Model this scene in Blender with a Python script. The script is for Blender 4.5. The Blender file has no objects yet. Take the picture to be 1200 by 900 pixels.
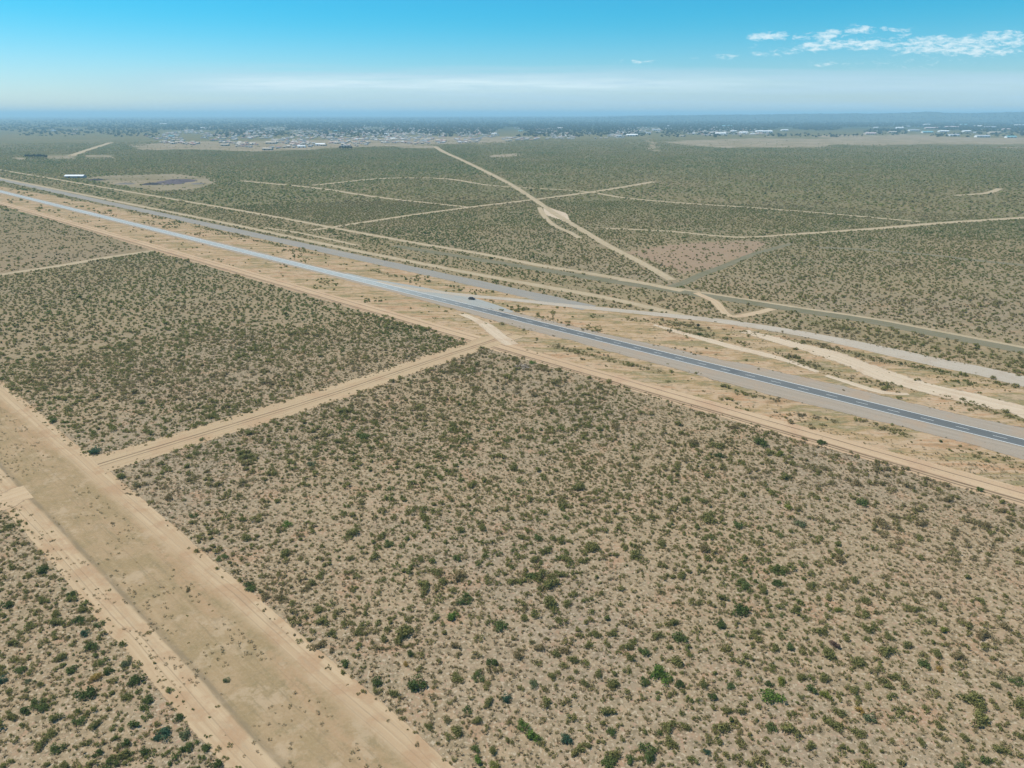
import bpy, math
import numpy as np
from mathutils import Vector
R = math.radians
rng = np.random.default_rng(7)
sc = bpy.context.scene

# ------------------------------------------------------------------ camera
CAM_H, PITCH, FPX = 110.0, R(20.8), 832.0
cam_d = bpy.data.cameras.new('camera'); cam = bpy.data.objects.new('camera', cam_d)
sc.collection.objects.link(cam); sc.camera = cam
cam_d.sensor_width = 36; cam_d.lens = FPX / 1200 * 36
cam_d.clip_start = 1; cam_d.clip_end = 400000
cam.location = (0, 0, CAM_H); cam.rotation_euler = (R(90) - PITCH, 0, 0)

# ------------------------------------------------------------------ sky, sun, exposure
SUN_EL, SUN_AZ = R(57), R(-68)            # azimuth measured from +Y towards +X
world = bpy.data.worlds.new('World'); sc.world = world; world.use_nodes = True
wn, wl = world.node_tree.nodes, world.node_tree.links
wn.clear()
SKY_STRENGTH, SUN_STRENGTH, EXPOSURE = 0.09, 3.7, 0.60
HAZE = 9e-5                               # density of the air per metre
sun_d = bpy.data.lights.new('sun', 'SUN'); sun = bpy.data.objects.new('sun', sun_d)
sc.collection.objects.link(sun)
sun_d.energy = SUN_STRENGTH; sun_d.angle = R(0.53); sun_d.color = (1.0, 0.95, 0.87)
sdir = Vector((math.cos(SUN_EL) * math.sin(SUN_AZ), math.cos(SUN_EL) * math.cos(SUN_AZ), math.sin(SUN_EL)))
sun.rotation_euler = sdir.to_track_quat('Z', 'Y').to_euler()
sc.view_settings.view_transform = 'Standard'; sc.view_settings.look = 'None'
sc.view_settings.exposure = EXPOSURE; sc.view_settings.gamma = 1; sc.view_settings.use_curve_mapping = False
cy = sc.cycles
cy.max_bounces = 4; cy.diffuse_bounces = 2; cy.glossy_bounces = 2; cy.volume_bounces = 1; cy.transparent_max_bounces = 12
cy.use_denoising = True


def wnode(t, **k):
    n = wn.new(t)
    for a, b in k.items(): setattr(n, a, b)
    return n


def wmath(op, a, b=None, c=None, clamp=False):
    n = wn.new('ShaderNodeMath'); n.operation = op; n.use_clamp = clamp
    for i, x in enumerate((a, b, c)):
        if x is None: continue
        if isinstance(x, (int, float)): n.inputs[i].default_value = x
        else: wl.new(x, n.inputs[i])
    return n.outputs[0]


def build_world():
    sky = wnode('ShaderNodeTexSky', sky_type='NISHITA', sun_disc=False)
    sky.sun_elevation = SUN_EL; sky.sun_rotation = SUN_AZ
    sky.altitude = 300; sky.air_density = 1.0; sky.dust_density = 0.35; sky.ozone_density = 3.0
    tc = wn.new('ShaderNodeTexCoord')
    sep = wn.new('ShaderNodeSeparateXYZ'); wl.new(tc.outputs['Generated'], sep.inputs[0])
    x, y, z = sep.outputs
    # clear air: the blue deepens quickly with height over the horizon
    deep = wn.new('ShaderNodeMapRange'); deep.interpolation_type = 'SMOOTHSTEP'
    wl.new(z, deep.inputs[0]); deep.inputs[1].default_value = 0.0; deep.inputs[2].default_value = 0.125
    tint = wn.new('ShaderNodeMix'); tint.data_type = 'RGBA'
    wl.new(deep.outputs[0], tint.inputs[0])
    tint.inputs[6].default_value = (0.68, 0.81, 0.97, 1); tint.inputs[7].default_value = (0.135, 0.755, 0.915, 1)
    mul = wn.new('ShaderNodeMix'); mul.data_type = 'RGBA'; mul.blend_type = 'MULTIPLY'; mul.inputs[0].default_value = 1
    wl.new(sky.outputs[0], mul.inputs[6]); wl.new(tint.outputs[2], mul.inputs[7])
    # direction coordinates for the clouds: tangent of azimuth and of elevation
    ysafe = wmath('MAXIMUM', y, 0.05)
    az = wmath('DIVIDE', x, ysafe); el = wmath('DIVIDE', z, ysafe)
    comb = wn.new('ShaderNodeCombineXYZ'); wl.new(az, comb.inputs[0]); wl.new(el, comb.inputs[1])
    mp = wn.new('ShaderNodeMapping'); wl.new(comb.outputs[0], mp.inputs[0])
    mp.inputs['Scale'].default_value = (42, 130, 1); mp.inputs['Rotation'].default_value = (0, 0, R(-4))
    puff = wn.new('ShaderNodeTexNoise'); puff.inputs['Scale'].default_value = 1.5
    puff.inputs['Detail'].default_value = 10; puff.inputs['Roughness'].default_value = 0.68
    puff.inputs['Distortion'].default_value = 0.35
    wl.new(mp.outputs[0], puff.inputs[0])
    c, s = math.cos(PITCH), math.sin(PITCH)

    def azel(px, py):
        u = (px - 600) / FPX; v = (py - 450) / FPX
        return u / (c - v * s), (-s - v * c) / (c - v * s)
    total = None
    for px, py, rx, ry, a in PUFFS:
        a0, e0 = azel(px, py)
        dx = wmath('MULTIPLY', wmath('SUBTRACT', az, a0), FPX / rx / 1.12)
        dy = wmath('MULTIPLY', wmath('SUBTRACT', el, e0), FPX / ry)
        d2 = wmath('ADD', wmath('MULTIPLY', dx, dx), wmath('MULTIPLY', dy, dy))
        g = wmath('MULTIPLY', wmath('POWER', 2.718, wmath('MULTIPLY', d2, -1.0)), a)
        total = g if total is None else wmath('ADD', total, g)
    total = wmath('MINIMUM', total, 1.0)
    nz = wmath('MULTIPLY', wmath('SUBTRACT', puff.outputs[0], 0.5), 4.8)
    cl = wmath('ADD', wmath('MULTIPLY', total, 1.15), nz)
    cl = wmath('MULTIPLY', wmath('SUBTRACT', cl, 0.56), 1.0, clamp=True)
    cl = wmath('MULTIPLY', cl, wmath('MULTIPLY', total, 2.2, clamp=True))
    # thin veil of high cloud low over the horizon
    mp2 = wn.new('ShaderNodeMapping'); wl.new(comb.outputs[0], mp2.inputs[0]); mp2.inputs['Scale'].default_value = (2.6, 75, 1)
    veil = wn.new('ShaderNodeTexNoise'); veil.inputs['Scale'].default_value = 1.0; veil.inputs['Detail'].default_value = 6
    wl.new(mp2.outputs[0], veil.inputs[0])
    e = wmath('ADD', el, wmath('MULTIPLY', wmath('SUBTRACT', veil.outputs[0], 0.5), 0.045))
    up = wn.new('ShaderNodeMapRange'); up.interpolation_type = 'SMOOTHSTEP'; wl.new(e, up.inputs[0])
    up.inputs[1].default_value = 0.046; up.inputs[2].default_value = 0.060; up.inputs[3].default_value = 1; up.inputs[4].default_value = 0
    side = wn.new('ShaderNodeMapRange'); side.interpolation_type = 'SMOOTHSTEP'; wl.new(az, side.inputs[0])
    side.inputs[1].default_value = -0.62; side.inputs[2].default_value = -0.28
    vl = wmath('MULTIPLY', wmath('MULTIPLY', up.outputs[0], side.outputs[0]), 0.72)
    vl = wmath('MULTIPLY', vl, wmath('MULTIPLY', wmath('SUBTRACT', veil.outputs[0], 0.18), 2.4, clamp=True))
    a0, e0 = azel(500, 99)                                   # one long bright streak along the top of the veil
    ds = wmath('MULTIPLY', wmath('SUBTRACT', wmath('ADD', el, wmath('MULTIPLY', wmath('SUBTRACT', veil.outputs[0], .5), .012)), e0), 105)
    sk = wmath('POWER', 2.718, wmath('MULTIPLY', wmath('MULTIPLY', ds, ds), -1.0))
    aw = wnode('ShaderNodeMapRange', interpolation_type='SMOOTHSTEP'); wl.new(az, aw.inputs[0])
    aw.inputs[1].default_value = -.50; aw.inputs[2].default_value = -.30
    ae = wnode('ShaderNodeMapRange', interpolation_type='SMOOTHSTEP'); wl.new(az, ae.inputs[0])
    ae.inputs[1].default_value = .10; ae.inputs[2].default_value = .42; ae.inputs[3].default_value = 1; ae.inputs[4].default_value = .25
    fib = wn.new('ShaderNodeTexNoise'); fib.inputs['Scale'].default_value = 1.0; fib.inputs['Detail'].default_value = 7; fib.inputs['Roughness'].default_value = .65
    mp3 = wn.new('ShaderNodeMapping'); wl.new(comb.outputs[0], mp3.inputs[0]); mp3.inputs['Scale'].default_value = (9, 170, 1); wl.new(mp3.outputs[0], fib.inputs[0])
    sk = wmath('MULTIPLY', wmath('MULTIPLY', sk, wmath('MULTIPLY', aw.outputs[0], ae.outputs[0])), wmath('MULTIPLY', wmath('SUBTRACT', fib.outputs[0], .22), 1.7, clamp=True))
    m1 = wn.new('ShaderNodeMix'); m1.data_type = 'RGBA'; wl.new(vl, m1.inputs[0]); wl.new(mul.outputs[2], m1.inputs[6])
    m1.inputs[7].default_value = VEIL
    m3 = wn.new('ShaderNodeMix'); m3.data_type = 'RGBA'; wl.new(sk, m3.inputs[0]); wl.new(m1.outputs[2], m3.inputs[6]); m3.inputs[7].default_value = STREAK
    m2 = wn.new('ShaderNodeMix'); m2.data_type = 'RGBA'; wl.new(wmath('MULTIPLY', cl, 0.72), m2.inputs[0]); wl.new(m3.outputs[2], m2.inputs[6])
    m2.inputs[7].default_value = CLOUD
    bg = wn.new('ShaderNodeBackground'); bg.inputs[1].default_value = SKY_STRENGTH; wl.new(m2.outputs[2], bg.inputs[0])
    out = wn.new('ShaderNodeOutputWorld'); wl.new(bg.outputs[0], out.inputs[0])


VEIL = (3.7, 5.3, 6.4, 1); STREAK = (6.3, 7.4, 7.7, 1); CLOUD = (6.6, 7.4, 7.6, 1)
PUFFS = [(888, 43, 14, 5, 1), (915, 41, 14, 3.5, .7), (945, 43, 30, 3, .6), (972, 39, 16, 4, .95), (1012, 33, 12, 5, .8), (1000, 36, 22, 3, .5),
         (950, 55, 16, 5, 1), (978, 52, 22, 5, 1), (1010, 53, 16, 5, .9), (1030, 51, 14, 5, .85), (1055, 38, 14, 4, .7), (1040, 32, 10, 3, .55),
         (1065, 52, 16, 6, .85), (1095, 49, 22, 6, .9), (1125, 49, 22, 6, .8), (1150, 48, 14, 5, .75), (1180, 42, 24, 6, 1), (1165, 61, 34, 4, .8), (1130, 58, 30, 4, .7), (1195, 50, 20, 5, .7),
         (900, 62, 24, 5, .7), (852, 66, 14, 3, .7), (812, 69, 8, 2, .5), (752, 72, 22, 2.5, .7), (1090, 62, 60, 5, .5), (1060, 75, 80, 5, .4), (968, 75, 20, 3, .5)]
build_world()

# ------------------------------------------------------------------ helpers
C = sc.collection
cP, sP = math.cos(PITCH), math.sin(PITCH)


def at(px, py, z=0.0):
    u = (px - 600) / FPX; v = (py - 450) / FPX
    d = np.array([u, cP - v * sP, -sP - v * cP])
    return (d * ((z - CAM_H) / d[2]))[:2]


def proj(xy, z=0.0):
    x, y = xy[:, 0], xy[:, 1]; zz = z - CAM_H
    dep = y * cP - zz * sP; dep = np.where(dep < 1, 1e-3, dep)
    return np.stack([600 + FPX * x / dep, 450 - FPX * (y * sP + zz * cP) / dep], 1), dep


def inpoly(p, poly):
    poly = np.asarray(poly, float); x, y = p[:, 0], p[:, 1]; r = np.zeros(len(p), bool); j = len(poly) - 1
    for i in range(len(poly)):
        xi, yi = poly[i]; xj, yj = poly[j]
        cnd = ((yi > y) != (yj > y)) & (x < (xj - xi) * (y - yi) / (yj - yi + 1e-12) + xi)
        r ^= cnd; j = i
    return r


def hash2(ix, iy, seed):
    h = (ix.astype(np.int64) * 374761393 + iy.astype(np.int64) * 668265263 + seed * 974711) & 0xffffffff
    h = ((h ^ (h >> 13)) * 1274126177) & 0xffffffff
    return ((h ^ (h >> 16)) & 0xffff) / 65535.0


def vnoise(xy, scale, seed=0):
    p = xy / scale; i = np.floor(p); f = p - i; f = f * f * (3 - 2 * f)
    a = hash2(i[:, 0], i[:, 1], seed); b = hash2(i[:, 0] + 1, i[:, 1], seed)
    c = hash2(i[:, 0], i[:, 1] + 1, seed); d = hash2(i[:, 0] + 1, i[:, 1] + 1, seed)
    return (a * (1 - f[:, 0]) + b * f[:, 0]) * (1 - f[:, 1]) + (c * (1 - f[:, 0]) + d * f[:, 0]) * f[:, 1]


def fnoise(xy, scale, seed=0, oct=3):
    s = 0; w = 0
    for k in range(oct):
        s = s + vnoise(xy, scale / 2 ** k, seed + k * 17) * 0.5 ** k; w += 0.5 ** k
    return s / w


def meshnp(name, V, Fq, mats=(), mi=None, smooth=False):
    V = np.asarray(V, np.float32); m = bpy.data.meshes.new(name)
    m.vertices.add(len(V)); m.vertices.foreach_set('co', V.ravel())
    if len(Fq):
        Fq = np.asarray(Fq, np.int32); k = Fq.shape[1]
        m.loops.add(Fq.size); m.loops.foreach_set('vertex_index', Fq.ravel())
        m.polygons.add(len(Fq)); m.polygons.foreach_set('loop_start', np.arange(0, Fq.size, k, dtype=np.int32))
        if mi is not None: m.polygons.foreach_set('material_index', np.asarray(mi, np.int32))
        m.polygons.foreach_set('use_smooth', np.full(len(Fq), smooth))
    for x in mats: m.materials.append(x)
    m.update(calc_edges=True); return m


def attr(m, name, vals, typ='FLOAT'):
    a = m.attributes.new(name, typ, 'POINT'); a.data.foreach_set('value' if typ in ('FLOAT', 'INT') else 'vector', np.asarray(vals).ravel())


def link(name, m, parent=None, loc=(0, 0, 0), **props):
    o = bpy.data.objects.new(name, m); C.objects.link(o); o.location = loc
    if parent: o.parent = parent
    for k, v in props.items(): o[k] = v
    return o


def empty(name, loc, rz, label, cat, group=None):
    o = bpy.data.objects.new(name, None); C.objects.link(o); o.location = loc; o.rotation_euler = (0, 0, rz)
    o['label'] = label; o['category'] = cat
    if group: o['group'] = group
    return o


class MB:
    def __init__(s): s.v = []; s.f = []; s.m = []
    def poly(s, pts, m=0):
        n = len(s.v); s.v += [tuple(p) for p in pts]; s.f.append(list(range(n, n + len(pts)))); s.m.append(m)
    def box(s, a, b, m=0):
        (x0, y0, z0), (x1, y1, z1) = a, b
        p = [(x0, y0, z0), (x1, y0, z0), (x1, y1, z0), (x0, y1, z0), (x0, y0, z1), (x1, y0, z1), (x1, y1, z1), (x0, y1, z1)]
        n = len(s.v); s.v += p
        for q in ((3, 2, 1, 0), (4, 5, 6, 7), (0, 1, 5, 4), (1, 2, 6, 5), (2, 3, 7, 6), (3, 0, 4, 7)):
            s.f.append([n + i for i in q]); s.m.append(m)
    def tube(s, pts, rad, k=5, m=0):
        pts = [Vector(p) for p in pts]; n0 = len(s.v)
        for i, p in enumerate(pts):
            t = (pts[min(i + 1, len(pts) - 1)] - pts[max(i - 1, 0)]).normalized()
            a = t.orthogonal().normalized(); b = t.cross(a)
            for j in range(k):
                q = 2 * math.pi * j / k; s.v.append(tuple(p + (a * math.cos(q) + b * math.sin(q)) * rad[i]))
        for i in range(len(pts) - 1):
            for j in range(k):
                s.f.append([n0 + i * k + j, n0 + i * k + (j + 1) % k, n0 + (i + 1) * k + (j + 1) % k, n0 + (i + 1) * k + j]); s.m.append(m)
        s.f.append([n0 + (len(pts) - 1) * k + j for j in range(k)]); s.m.append(m)
    def mesh(s, name, mats):
        m = bpy.data.meshes.new(name); m.from_pydata(s.v, [], s.f)
        for x in mats: m.materials.append(x)
        m.polygons.foreach_set('material_index', s.m); m.update(); return m


# ------------------------------------------------------------------ materials
class MT:
    def __init__(s, name, rough=1.0, spec=0.0):
        s.m = bpy.data.materials.new(name); s.m.use_nodes = True; s.n = s.m.node_tree.nodes; s.l = s.m.node_tree.links
        s.b = s.n['Principled BSDF']; s.b.inputs['Roughness'].default_value = rough; s.b.inputs['Specular IOR Level'].default_value = spec
        s.out = s.n['Material Output']
    def new(s, t): return s.n.new(t)
    def set(s, sock, v):
        if isinstance(v, bpy.types.NodeSocket): s.l.new(v, sock)
        else: sock.default_value = v
    def math(s, op, a, b=0.0, clamp=False):
        n = s.n.new('ShaderNodeMath'); n.operation = op; n.use_clamp = clamp; s.set(n.inputs[0], a); s.set(n.inputs[1], b); return n.outputs[0]
    def mix(s, f, a, b, mode='MIX'):
        n = s.n.new('ShaderNodeMix'); n.data_type = 'RGBA'; n.blend_type = mode
        s.set(n.inputs[0], f)
        for i, v in ((6, a), (7, b)): s.set(n.inputs[i], (*v, 1) if isinstance(v, tuple) and len(v) == 3 else v)
        return n.outputs[2]
    def pos(s): return s.n.new('ShaderNodeNewGeometry').outputs['Position']
    def uv(s): n = s.n.new('ShaderNodeUVMap'); n.uv_map = 'UVMap'; return n.outputs[0]
    def noise(s, co, scale, detail=4, rough=0.55, stretch=None, dist=0):
        if stretch:
            mp = s.n.new('ShaderNodeMapping'); s.l.new(co, mp.inputs[0]); mp.inputs['Scale'].default_value = stretch; co = mp.outputs[0]
        n = s.n.new('ShaderNodeTexNoise'); s.l.new(co, n.inputs[0]); n.inputs['Scale'].default_value = scale
        n.inputs['Detail'].default_value = detail; n.inputs['Roughness'].default_value = rough; n.inputs['Distortion'].default_value = dist
        return n.outputs[0]
    def step(s, x, a, b, lo=0.0, hi=1.0):
        n = s.n.new('ShaderNodeMapRange'); n.interpolation_type = 'SMOOTHSTEP'; s.set(n.inputs[0], x)
        n.inputs[1].default_value = a; n.inputs[2].default_value = b; n.inputs[3].default_value = lo; n.inputs[4].default_value = hi
        return n.outputs[0]
    def att(s, name, inst=False):
        n = s.n.new('ShaderNodeAttribute'); n.attribute_name = name
        if inst: n.attribute_type = 'INSTANCER'
        return n.outputs['Fac']
    def ramp(s, f, stops):
        n = s.n.new('ShaderNodeValToRGB'); s.l.new(f, n.inputs[0]); e = n.color_ramp.elements
        while len(e) < len(stops): e.new(0.5)
        for i, (p, c) in enumerate(stops): e[i].position = p; e[i].color = (*c, 1)
        return n.outputs[0]
    def base(s, v): s.set(s.b.inputs['Base Color'], (*v, 1) if isinstance(v, tuple) and len(v) == 3 else v); return s
    def bump(s, h, strength=0.5, dist=0.3):
        n = s.n.new('ShaderNodeBump'); n.inputs['Strength'].default_value = strength; n.inputs['Distance'].default_value = dist
        s.l.new(h, n.inputs['Height']); s.l.new(n.outputs[0], s.b.inputs['Normal'])
    def feather(s, alpha, co, scale=0.5, amp=0.9):
        """soil edge: the sheet thins out in ragged tongues"""
        nz = s.noise(co, scale, 5, 0.65)
        a = s.math('ADD', alpha, s.math('MULTIPLY', s.math('SUBTRACT', nz, 0.5), amp))
        a = s.step(a, 0.38, 0.62)
        t = s.n.new('ShaderNodeBsdfTransparent'); mx = s.n.new('ShaderNodeMixShader'); s.l.new(a, mx.inputs[0])
        s.l.new(t.outputs[0], mx.inputs[1]); s.l.new(s.b.outputs[0], mx.inputs[2]); s.l.new(mx.outputs[0], s.out.inputs[0])


TAN, PINK, GREY, STRAW, PALE = (.292, .214, .131), (.340, .205, .132), (.264, .201, .137), (.350, .258, .148), (.43, .335, .235)


def ground_material():
    t = MT('soil'); p = t.pos()
    c = t.mix(t.step(t.noise(p, 0.011, 5), .42, .62), TAN, GREY)
    c = t.mix(t.math('MULTIPLY', t.step(t.noise(p, 0.03, 6, .65), .56, .72), .7), c, PINK)
    c = t.mix(t.math('MULTIPLY', t.step(t.noise(p, 0.06, 6, .65, (1, 1, 3)), .55, .75), .5), c, PALE)
    c = t.mix(t.math('MULTIPLY', t.step(t.noise(p, 0.16, 5, .65, (1, 1, 9)), .50, .64), .55), c, (.39, .275, .17))
    c = t.mix(t.math('MULTIPLY', t.step(t.noise(p, 0.09, 5, .65, (1, 1, 5)), .54, .66), .6), c, (.345, .195, .115))
    # dry herbs and litter at the scale of a step
    fine = t.noise(p, 0.9, 5, .7)
    c = t.mix(t.math('MULTIPLY', t.step(fine, .50, .70), .55), c, (.40, .305, .185))
    c = t.mix(t.math('MULTIPLY', t.step(t.noise(p, 0.42, 5, .75, (1, 1, 7)), .50, .64), .70), c, (.165, .128, .078))
    c = t.mix(t.math('MULTIPLY', t.step(t.noise(p, 1.25, 3, .6, (1, 1, 4)), .55, .62), .8), c, (.43, .345, .240))
    c = t.mix(t.math('MULTIPLY', t.step(t.noise(p, 0.7, 4, .65, (1.1, 1, 6)), .57, .64), .6), c, (.375, .225, .155))
    c = t.mix(t.math('MULTIPLY', t.step(t.noise(p, 1.0, 4, .65, (1.1, 1, 8)), .56, .62), .75), c, (.14, .110, .066))
    # dry grass on the verges
    v = t.att('verge')
    mpv = t.new('ShaderNodeMapping'); t.l.new(p, mpv.inputs[0]); mpv.inputs['Rotation'].default_value = (0, 0, R(42.5)); mpv.inputs['Scale'].default_value = (.35, 1.5, 1)
    vn = t.noise(mpv.outputs[0], 0.075, 6, .65)
    vc = t.ramp(vn, [(0.30, (.200, .150, .085)), (.39, (.350, .205, .108)), (.46, (.405, .290, .185)), (.525, (.325, .215, .110)), (.575, (.180, .155, .070)), (.63, (.36, .26, .165)), (.70, (.235, .175, .085)), (.78, (.32, .19, .11))])
    vc = t.mix(t.math('MULTIPLY', t.step(fine, .52, .68), .5), vc, (.46, .36, .22))
    vc = t.mix(t.math('MULTIPLY', t.step(t.noise(p, 0.3, 5, .7), .50, .66), .75), vc, (.165, .135, .075))
    c = t.mix(v, c, vc)
    c = t.mix(t.math('MULTIPLY', t.att('weed'), t.step(t.noise(p, .35, 5, .7), .35, .55, .3, .9)), c, (.165, .140, .070))
    c = t.mix(t.math('MULTIPLY', t.att('red'), t.step(t.noise(p, .05, 5), .25, .6, .55, 1)), c, (.275, .185, .125))
    # low scrub too far to tell apart
    veg = t.att('veg')
    vb = t.ramp(t.noise(p, 0.006, 6, .6), [(.3, (.150, .124, .058)), (.5, (.112, .108, .044)), (.62, (.088, .098, .038)), (.75, (.145, .120, .058))])
    patch = t.step(t.noise(p, 0.16, 4, .7), .36, .56)
    c = t.mix(t.math('MULTIPLY', veg, t.math('ADD', t.math('MULTIPLY', patch, .55), .45)), c, vb)
    c = t.mix(t.math('MULTIPLY', t.att('forest'), t.step(t.noise(p, .0012, 5, .6), .3, .5, .5, 1)), c, (.030, .050, .034))
    c = t.mix(t.math('MULTIPLY', t.att('bare'), t.step(t.noise(p, 0.010, 6, .65), .40, .58, .15, 1)), c, t.mix(t.noise(p, .004, 3), (.30, .235, .17), (.36, .29, .21)))
    t.base(c); t.bump(fine, .35, .25)
    return t.m


def track_material(name, cols, streak=1.0, feather=0.9, fscale=0.35, dark=None):
    t = MT(name); uv = t.uv(); p = t.pos()
    n1 = t.noise(uv, 1.0, 5, .65, (0.012, 0.55, 1)); n2 = t.noise(p, 0.07, 5, .6); n3 = t.noise(uv, 1.0, 4, .7, (0.10, 2.2, 1))
    c = t.mix(t.step(n1, .38, .62), cols[0], cols[1])
    c = t.mix(t.math('MULTIPLY', t.step(n2, .48, .68), .8), c, cols[2])
    c = t.mix(t.math('MULTIPLY', t.step(n3, .56, .74), .5 * streak), c, tuple(x * .62 for x in cols[0]))
    fine = t.noise(p, 1.1, 5, .75)
    c = t.mix(t.step(fine, .35, .7, 0, .30), c, tuple(min(.7, x * 1.35) for x in cols[0]))
    c = t.mix(t.math('MULTIPLY', t.step(t.noise(p, 0.8, 3, .7, (1, 1, 5)), .60, .70), .5), c, (.17, .135, .085))
    if dark:   # wheel ruts: lines along the track
        for v0, w in dark:
            sx = t.new('ShaderNodeSeparateXYZ'); t.l.new(uv, sx.inputs[0])
            wob = t.math('MULTIPLY', t.math('SUBTRACT', t.noise(uv, 1, 3, .5, (.02, 0, 1)), .5), 1.6)
            d = t.math('ABSOLUTE', t.math('SUBTRACT', t.math('ADD', sx.outputs[1], wob), v0))
            c = t.mix(t.math('MULTIPLY', t.step(d, w * .4, w, 1, 0), t.step(n3, .3, .6, .35, .95)), c, (.13, .09, .055))
    t.base(c); t.bump(fine, .3, .15)
    if feather: t.feather(t.att('edge'), p, fscale, feather)
    return t.m


M_ground = ground_material()
M_dirt = track_material('beige_dirt', [(.38, .28, .175), (.43, .325, .21), (.365, .245, .155)])
M_pale = track_material('pale_gravel', [(.42, .325, .225), (.48, .385, .275), (.39, .28, .185)], feather=1.3, fscale=.28)
M_thin = track_material('thin_dirt', [(.335, .262, .165), (.38, .30, .195), (.29, .225, .14)], fscale=.16, feather=1.7)
M_greyroad = track_material('grey_old_asphalt', [(.225, .205, .175), (.255, .235, .20), (.28, .24, .185)], fscale=.3)
M_graveld = track_material('grey_gravel', [(.34, .290, .225), (.39, .33, .26), (.33, .265, .195)], fscale=.3)
M_shoulder = track_material('mauve_gravel', [(.265, .218, .165), (.30, .25, .195), (.315, .232, .160)], fscale=.12, feather=1.3)
M_rutted = track_material('rutted_dirt', [(.39, .270, .165), (.435, .315, .198), (.37, .235, .145)], dark=[(-3.2, .9), (-4.9, .6), (2.2, .45)])
M_greengrey = track_material('weedy_track', [(.145, .132, .082), (.185, .162, .108), (.130, .124, .070)], fscale=.25)


def strip_material():
    t = MT('fire_break_soil'); uv = t.uv(); p = t.pos()
    sx = t.new('ShaderNodeSeparateXYZ'); t.l.new(uv, sx.inputs[0])
    wob = t.math('MULTIPLY', t.math('SUBTRACT', t.noise(uv, 1, 4, .6, (.03, .02, 1)), .5), .07)
    v = t.math('ADD', t.math('DIVIDE', sx.outputs[1], 40.0), wob)     # 0 .. 1 across, wandering
    n1 = t.noise(uv, 1.0, 6, .65, (0.02, 0.5, 1)); n2 = t.noise(p, 0.10, 6, .65); n3 = t.noise(uv, 1, 5, .7, (.07, .42, 1))
    fine = t.noise(p, 1.3, 5, .75)
    lane = t.mix(t.step(n1, .38, .62), (.375, .262, .155), (.435, .318, .195))
    lane = t.mix(t.math('MULTIPLY', t.step(n2, .48, .62), .8), lane, (.340, .215, .122))
    lane = t.mix(t.math('MULTIPLY', t.step(n3, .54, .66), .5), lane, (.31, .23, .145))
    mid = t.mix(t.step(n2, .40, .60), (.305, .212, .118), (.258, .184, .096))
    mid = t.mix(t.math('MULTIPLY', t.step(t.math('ADD', t.noise(uv, 1, 5, .6, (.025, .09, 1)), t.step(v, .4, .8, -.06, .06)), .50, .66), .6), mid, (.355, .225, .128))
    mid = t.mix(t.math('MULTIPLY', t.step(n3, .53, .66), .35), mid, (.365, .265, .155))
    mid = t.mix(t.math('MULTIPLY', t.step(t.noise(p, .13, 6, .72, (1, 1, 3)), .52, .62), .6), mid, (.385, .285, .180))
    mid = t.mix(t.math('MULTIPLY', t.step(t.noise(p, .22, 6, .72, (1, 1, 5)), .54, .64), .5), mid, (.20, .155, .078))
    mid = t.mix(t.math('MULTIPLY', t.step(n3, .46, .36), .55), mid, (.205, .155, .085))
    mid = t.mix(t.math('MULTIPLY', t.step(t.noise(p, .30, 5, .7), .52, .66), .4), mid, (.19, .145, .08))
    f = t.math('MULTIPLY', t.step(v, .20, .26), t.step(v, .76, .88, 1, 0))
    c = t.mix(f, lane, mid)
    c = t.mix(t.step(fine, .4, .7, 0, .25), c, (.42, .32, .20))
    w2 = t.math('MULTIPLY', t.math('SUBTRACT', t.noise(uv, 1, 3, .5, (.015, 0, 1)), .5), .06)
    for v0, wd, k in ((.07, .007, .5), (.125, .007, .45), (.90, .007, .5), (.945, .006, .45), (.84, .006, .35), (.52, .008, .3), (.585, .008, .3), (.70, .006, .25)):
        dd = t.math('ABSOLUTE', t.math('SUBTRACT', t.math('ADD', t.math('DIVIDE', sx.outputs[1], 40.0), w2), v0))
        c = t.mix(t.math('MULTIPLY', t.step(dd, wd * .3, wd, k, 0), t.step(n1, .35, .6)), c, (.20, .14, .085))
    # berm pushed up along the inner edge of the left lane
    c = t.mix(t.math('MULTIPLY', t.math('MULTIPLY', t.step(v, .215, .235), t.step(v, .25, .29, 1, 0)), t.step(n3, .35, .6, .2, .8)), c, (.19, .145, .09))
    t.base(c); t.bump(fine, .3, .15); t.feather(t.att('edge'), p, .4, .8)
    return t.m


def asphalt_material():
    t = MT('asphalt', .75, .15); uv = t.uv()
    sx = t.new('ShaderNodeSeparateXYZ'); t.l.new(uv, sx.inputs[0])
    n1 = t.noise(uv, 1, 5, .6, (.012, .9, 1)); n2 = t.noise(uv, 1, 4, .6, (.004, .05, 1)); fine = t.noise(uv, 3.0, 3, .7)
    c = t.mix(t.step(n1, .35, .65), (.112, .115, .108), (.148, .150, .140))
    c = t.mix(t.step(n2, .46, .62, 0, .6), c, (.18, .185, .18))
    c = t.mix(t.step(fine, .4, .7, 0, .3), c, (.12, .125, .125))
    ab = t.math('ABSOLUTE', sx.outputs[1])
    for w0 in (1.05, 2.65):       # wheel paths polished darker
        c = t.mix(t.step(t.math('ABSOLUTE', t.math('SUBTRACT', ab, w0)), .15, .55, .35, 0), c, (.07, .075, .076))
    pt = t.step(t.noise(uv, 1, 2, .4, (.03, .02, 1)), .60, .62, 0, .55)
    c = t.mix(pt, c, (.085, .090, .090))
    # grazing sky and sun sheen on the far half, painted as paler colour
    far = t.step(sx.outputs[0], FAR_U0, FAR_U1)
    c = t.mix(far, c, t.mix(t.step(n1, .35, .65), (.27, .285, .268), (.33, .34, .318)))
    t.base(c); return t.m


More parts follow.
